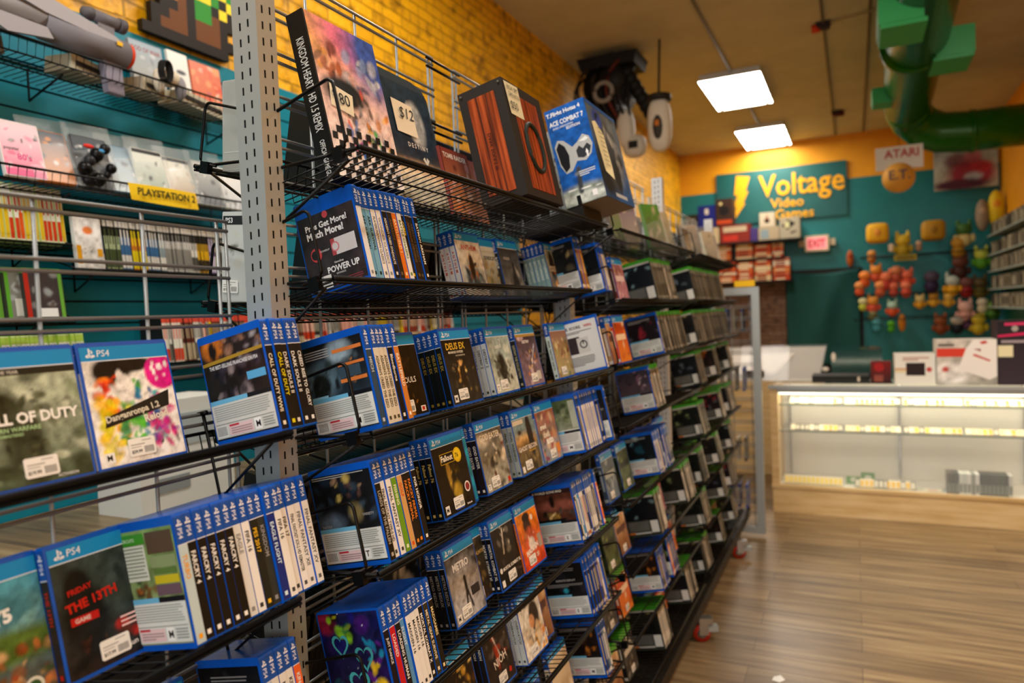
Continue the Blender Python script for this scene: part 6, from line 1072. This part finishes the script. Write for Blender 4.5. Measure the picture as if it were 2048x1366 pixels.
PL = [(.33, 2.54, .15, 'e0a820', 'd88c30', 'cube', 'bright yellow cube cushion, left of two on the wall'), (1.03, 2.52, .15, 'a87c18', '8a6410', 'cube', 'dull yellow cube cushion, right of two under the picture'),
 (.65, 2.36, .13, 'a89020', 'c8a828', 'ears', 'olive yellow plush between the two cube cushions'), (.25, 2.22, .08, 'a8641c', 'c88840', 'ball', 'small tan plush below the bright cube cushion'), (.85, 2.33, .06, 'a88060', 'b89878', 'ball', 'tiny beige plush left of the dull cube cushion'), (.5, 2.33, .05, 'f0d8c0', 'f4e4d0', 'ball', 'tiny pale round plush in front of bright cube cushion'),
 (1.4, 2.45, .17, 'c8b878', '3c6428', 'ears', 'cream and green plush right of the dull cube'), (1.33, 2.28, .12, 'a87c20', 'b88a30', 'ball', 'brown gold plush below the cream and green one'), (1.78, 2.75, .2, 'd8b818', 'd89020', 'tall', 'tall yellow plush standing below the picture at right'), (1.62, 2.68, .17, '8a7860', 'a89070', 'tall', 'grey brown plush beside the tall yellow one'),
 (.15, 1.9, .1, 'c8541c', 'e88838', 'ball', 'orange round plush at left end of the pile'), (.3, 1.97, .1, 'c04c2c', 'd88830', 'ears', 'red orange plush on top of the pile, left'), (.42, 1.86, .11, 'b83c30', 'e07850', 'ears', 'coral plush in the middle of the pile'), (.56, 1.95, .1, 'a84830', 'c8784c', 'ball', 'brown red plush on top of the pile, middle'), (.7, 1.88, .1, 'c8482c', 'd86848', 'ears', 'salmon plush at the right end of the pile'), (.08, 1.76, .09, 'c85024', 'd88c48', 'ball', 'orange plush lowest at the left of the pile'), (.35, 1.75, .1, 'c05830', 'e09050', 'ball', 'peach plush low in the pile'), (.52, 1.73, .09, 'b04430', 'd87050', 'ball', 'dark coral plush low in the pile, centre'), (.68, 1.73, .1, 'c84c34', 'e07c58', 'ball', 'bright coral plush low at right of pile'),
 (1.0, 1.82, .17, '2c1c3c', '4a4050', 'ball', 'dark purple plush with grey hood right of the pile'), (1.35, 2.0, .13, '3a1c14', '5a3020', 'ears', 'dark brown plush high at the right'), (1.6, 2.1, .15, '4c8a1c', 'b8c048', 'ears', 'lime green plush at the right beside the teal board'), (1.25, 1.75, .12, 'd89c18', 'b0b8a8', 'ears', 'yellow plush with grey head in the right cluster'), (1.42, 1.72, .12, '8a1818', '6a4038', 'ball', 'deep red plush in the right cluster'), (1.58, 1.7, .12, '5a5018', '4a3c1c', 'ears', 'dark olive plush right of the red one'),
 (.12, 1.53, .08, 'b8c040', 'd8d8a0', 'ball', 'small yellow green plush hanging at left'), (.25, 1.52, .1, 'c85038', 'd89038', 'ears', 'orange haired plush hanging below the pile'), (.5, 1.45, .09, 'd05028', 'a8c8b0', 'ears', 'orange plush with pale green top hanging'), (.85, 1.53, .08, 'c8901c', 'd8c078', 'ears', 'golden plush, left of three hanging in a row'), (1.02, 1.55, .08, 'c89420', 'a87820', 'ears', 'golden plush, middle of three hanging in a row'), (1.2, 1.54, .08, 'c8982c', 'd8b050', 'ears', 'golden plush, right of three hanging in a row'),
 (1.4, 1.38, .12, 'c89080', 'd8a898', 'ears', 'pale pink plush in the right cluster'), (1.6, 1.45, .09, 'c0b490', 'c8bca0', 'ball', 'cream plush beside the pale pink one'), (1.72, 1.38, .1, '4a7828', '6a8a3c', 'ears', 'green plush right of the cream one'), (.3, 1.22, .09, '3c8a94', '50a0a8', 'ball', 'aqua plush hanging low at left'), (.48, 1.19, .07, '48a01c', '5cb028', 'ball', 'bright green plush hanging low'), (.62, 1.23, .1, 'c07818', 'a86818', 'tall', 'orange brown plush hanging low beside the green one'), (.25, 1.36, .07, '5a5c34', '8a8c60', 'ears', 'grey green plush between orange haired and aqua ones'),
 (1.1, 1.2, .11, '7a3c1c', '8a4c28', 'ears', 'brown plush hanging low in the centre'), (1.3, 1.2, .11, '10141c', 'b0a898', 'ball', 'black plush with pale head hanging low'), (1.55, 1.2, .12, 'b8a020', 'c8b030', 'ears', 'mustard yellow plush above the big white box'), (1.42, 1.22, .08, '50304c', '3c2438', 'ears', 'plum plush behind the big white box')]
for x, z, s, c1, c2, kd, l in PL: plush(x, z, s*(1 if kd in ('cube', 'tall') or s > .14 else 1.3), c1, c2, kd, l)
plush(-.04, 2.222, .1, 'a8541c', '8a1c18', 'tall', 'reddish brown figure standing above the curtain', y=12.12)
for z, a, b, l in ((2.2, .1, 1.74, 'upper'), (1.64, 0, 1.74, 'middle'), (1.29, 0, 1.74, 'lower')):
    mb = MB(); mb.tube([(a, 11.62, z), (b, 11.62, z)], .008); mb.tube([(a, 12.18, z+.02), (b, 12.18, z+.02)], .006)
    for k in range(12): x = a+(b-a)*k/11; mb.tube([(x, 12.19, z+.02), (x, 11.62, z)], .004, n=4)
    o = mb.build('peg_rail'); tag(o, 'black wire peg rail carrying plush toys, %s of three on back wall' % l, 'rail', 'peg rails on the back wall')
t = empty('name_card', loc=(.53, 11.605, 2.12)); tag(t, 'small yellow framed card under the olive plush', 'sign'); mb = MB(); mb.box(0, 0, 0, .28, .01, .08, 'a89018', 'print_matte'); mb.box(.02, -.002, .015, .26, 0, .065, '6a5c18', 'print_matte'); mb.build('card', t)
# right wall shelving with cases
mb = MB(); mb.box(1.86, 9.6, .9, 1.9, 11.95, 2.6, m='teal_paint'); mb.box(1.8, 11.72, .9, 1.88, 11.78, 2.3, m='teal_paint'); o = mb.build('shelf_board'); tag(o, 'teal backing board of the shelving on the right wall', 'board')
for r, z in enumerate((2.38, 2.12, 1.9, 1.66, 1.42)):
    mb = MB(); mb.box(1.66, 9.3, z-.015, 1.88, 11.7, z, '9aa8a0', 'print_matte'); o = mb.build('wall_shelf'); tag(o, 'pale shelf on the right wall, %s from top' % ORD[r], 'shelf', 'shelves on the right wall')
    for k in range(24):
        c = rs.choice(('6a6250', '8a8068', '4a4438', '5c5a4c', '3a362c', 'a09880')); y = 9.45+.093*k
        mb = MB(); mb.box(0, 0, 0, .14, .085, .17, c, 'print_matte', .97); mb.box(-.002, .02, .03, 0, .06, .13, rs.choice(('b8b098', '38342c', '807860')), 'print_matte'); o = mb.build('game_box'); o.location = (1.7, y, z); tag(o, '%s box, %s from left on the right wall shelf, %s from top' % (cname(c), ordn(k+1), ORD[r]), 'game box', 'boxes on the right wall shelves')
mb = MB(); mb.add([(0, 0, .001), (.03, -.01, .001), (.05, .02, .001), (.03, .045, .006), (.005, .03, .002)], [(0, 1, 2, 3, 4)], 'f0f0ea', 'print_matte'); o = mb.build('paper_scrap'); o.location = (-.34, 3.06, .001); tag(o, 'small white paper scrap lying on the wood floor', 'paper')
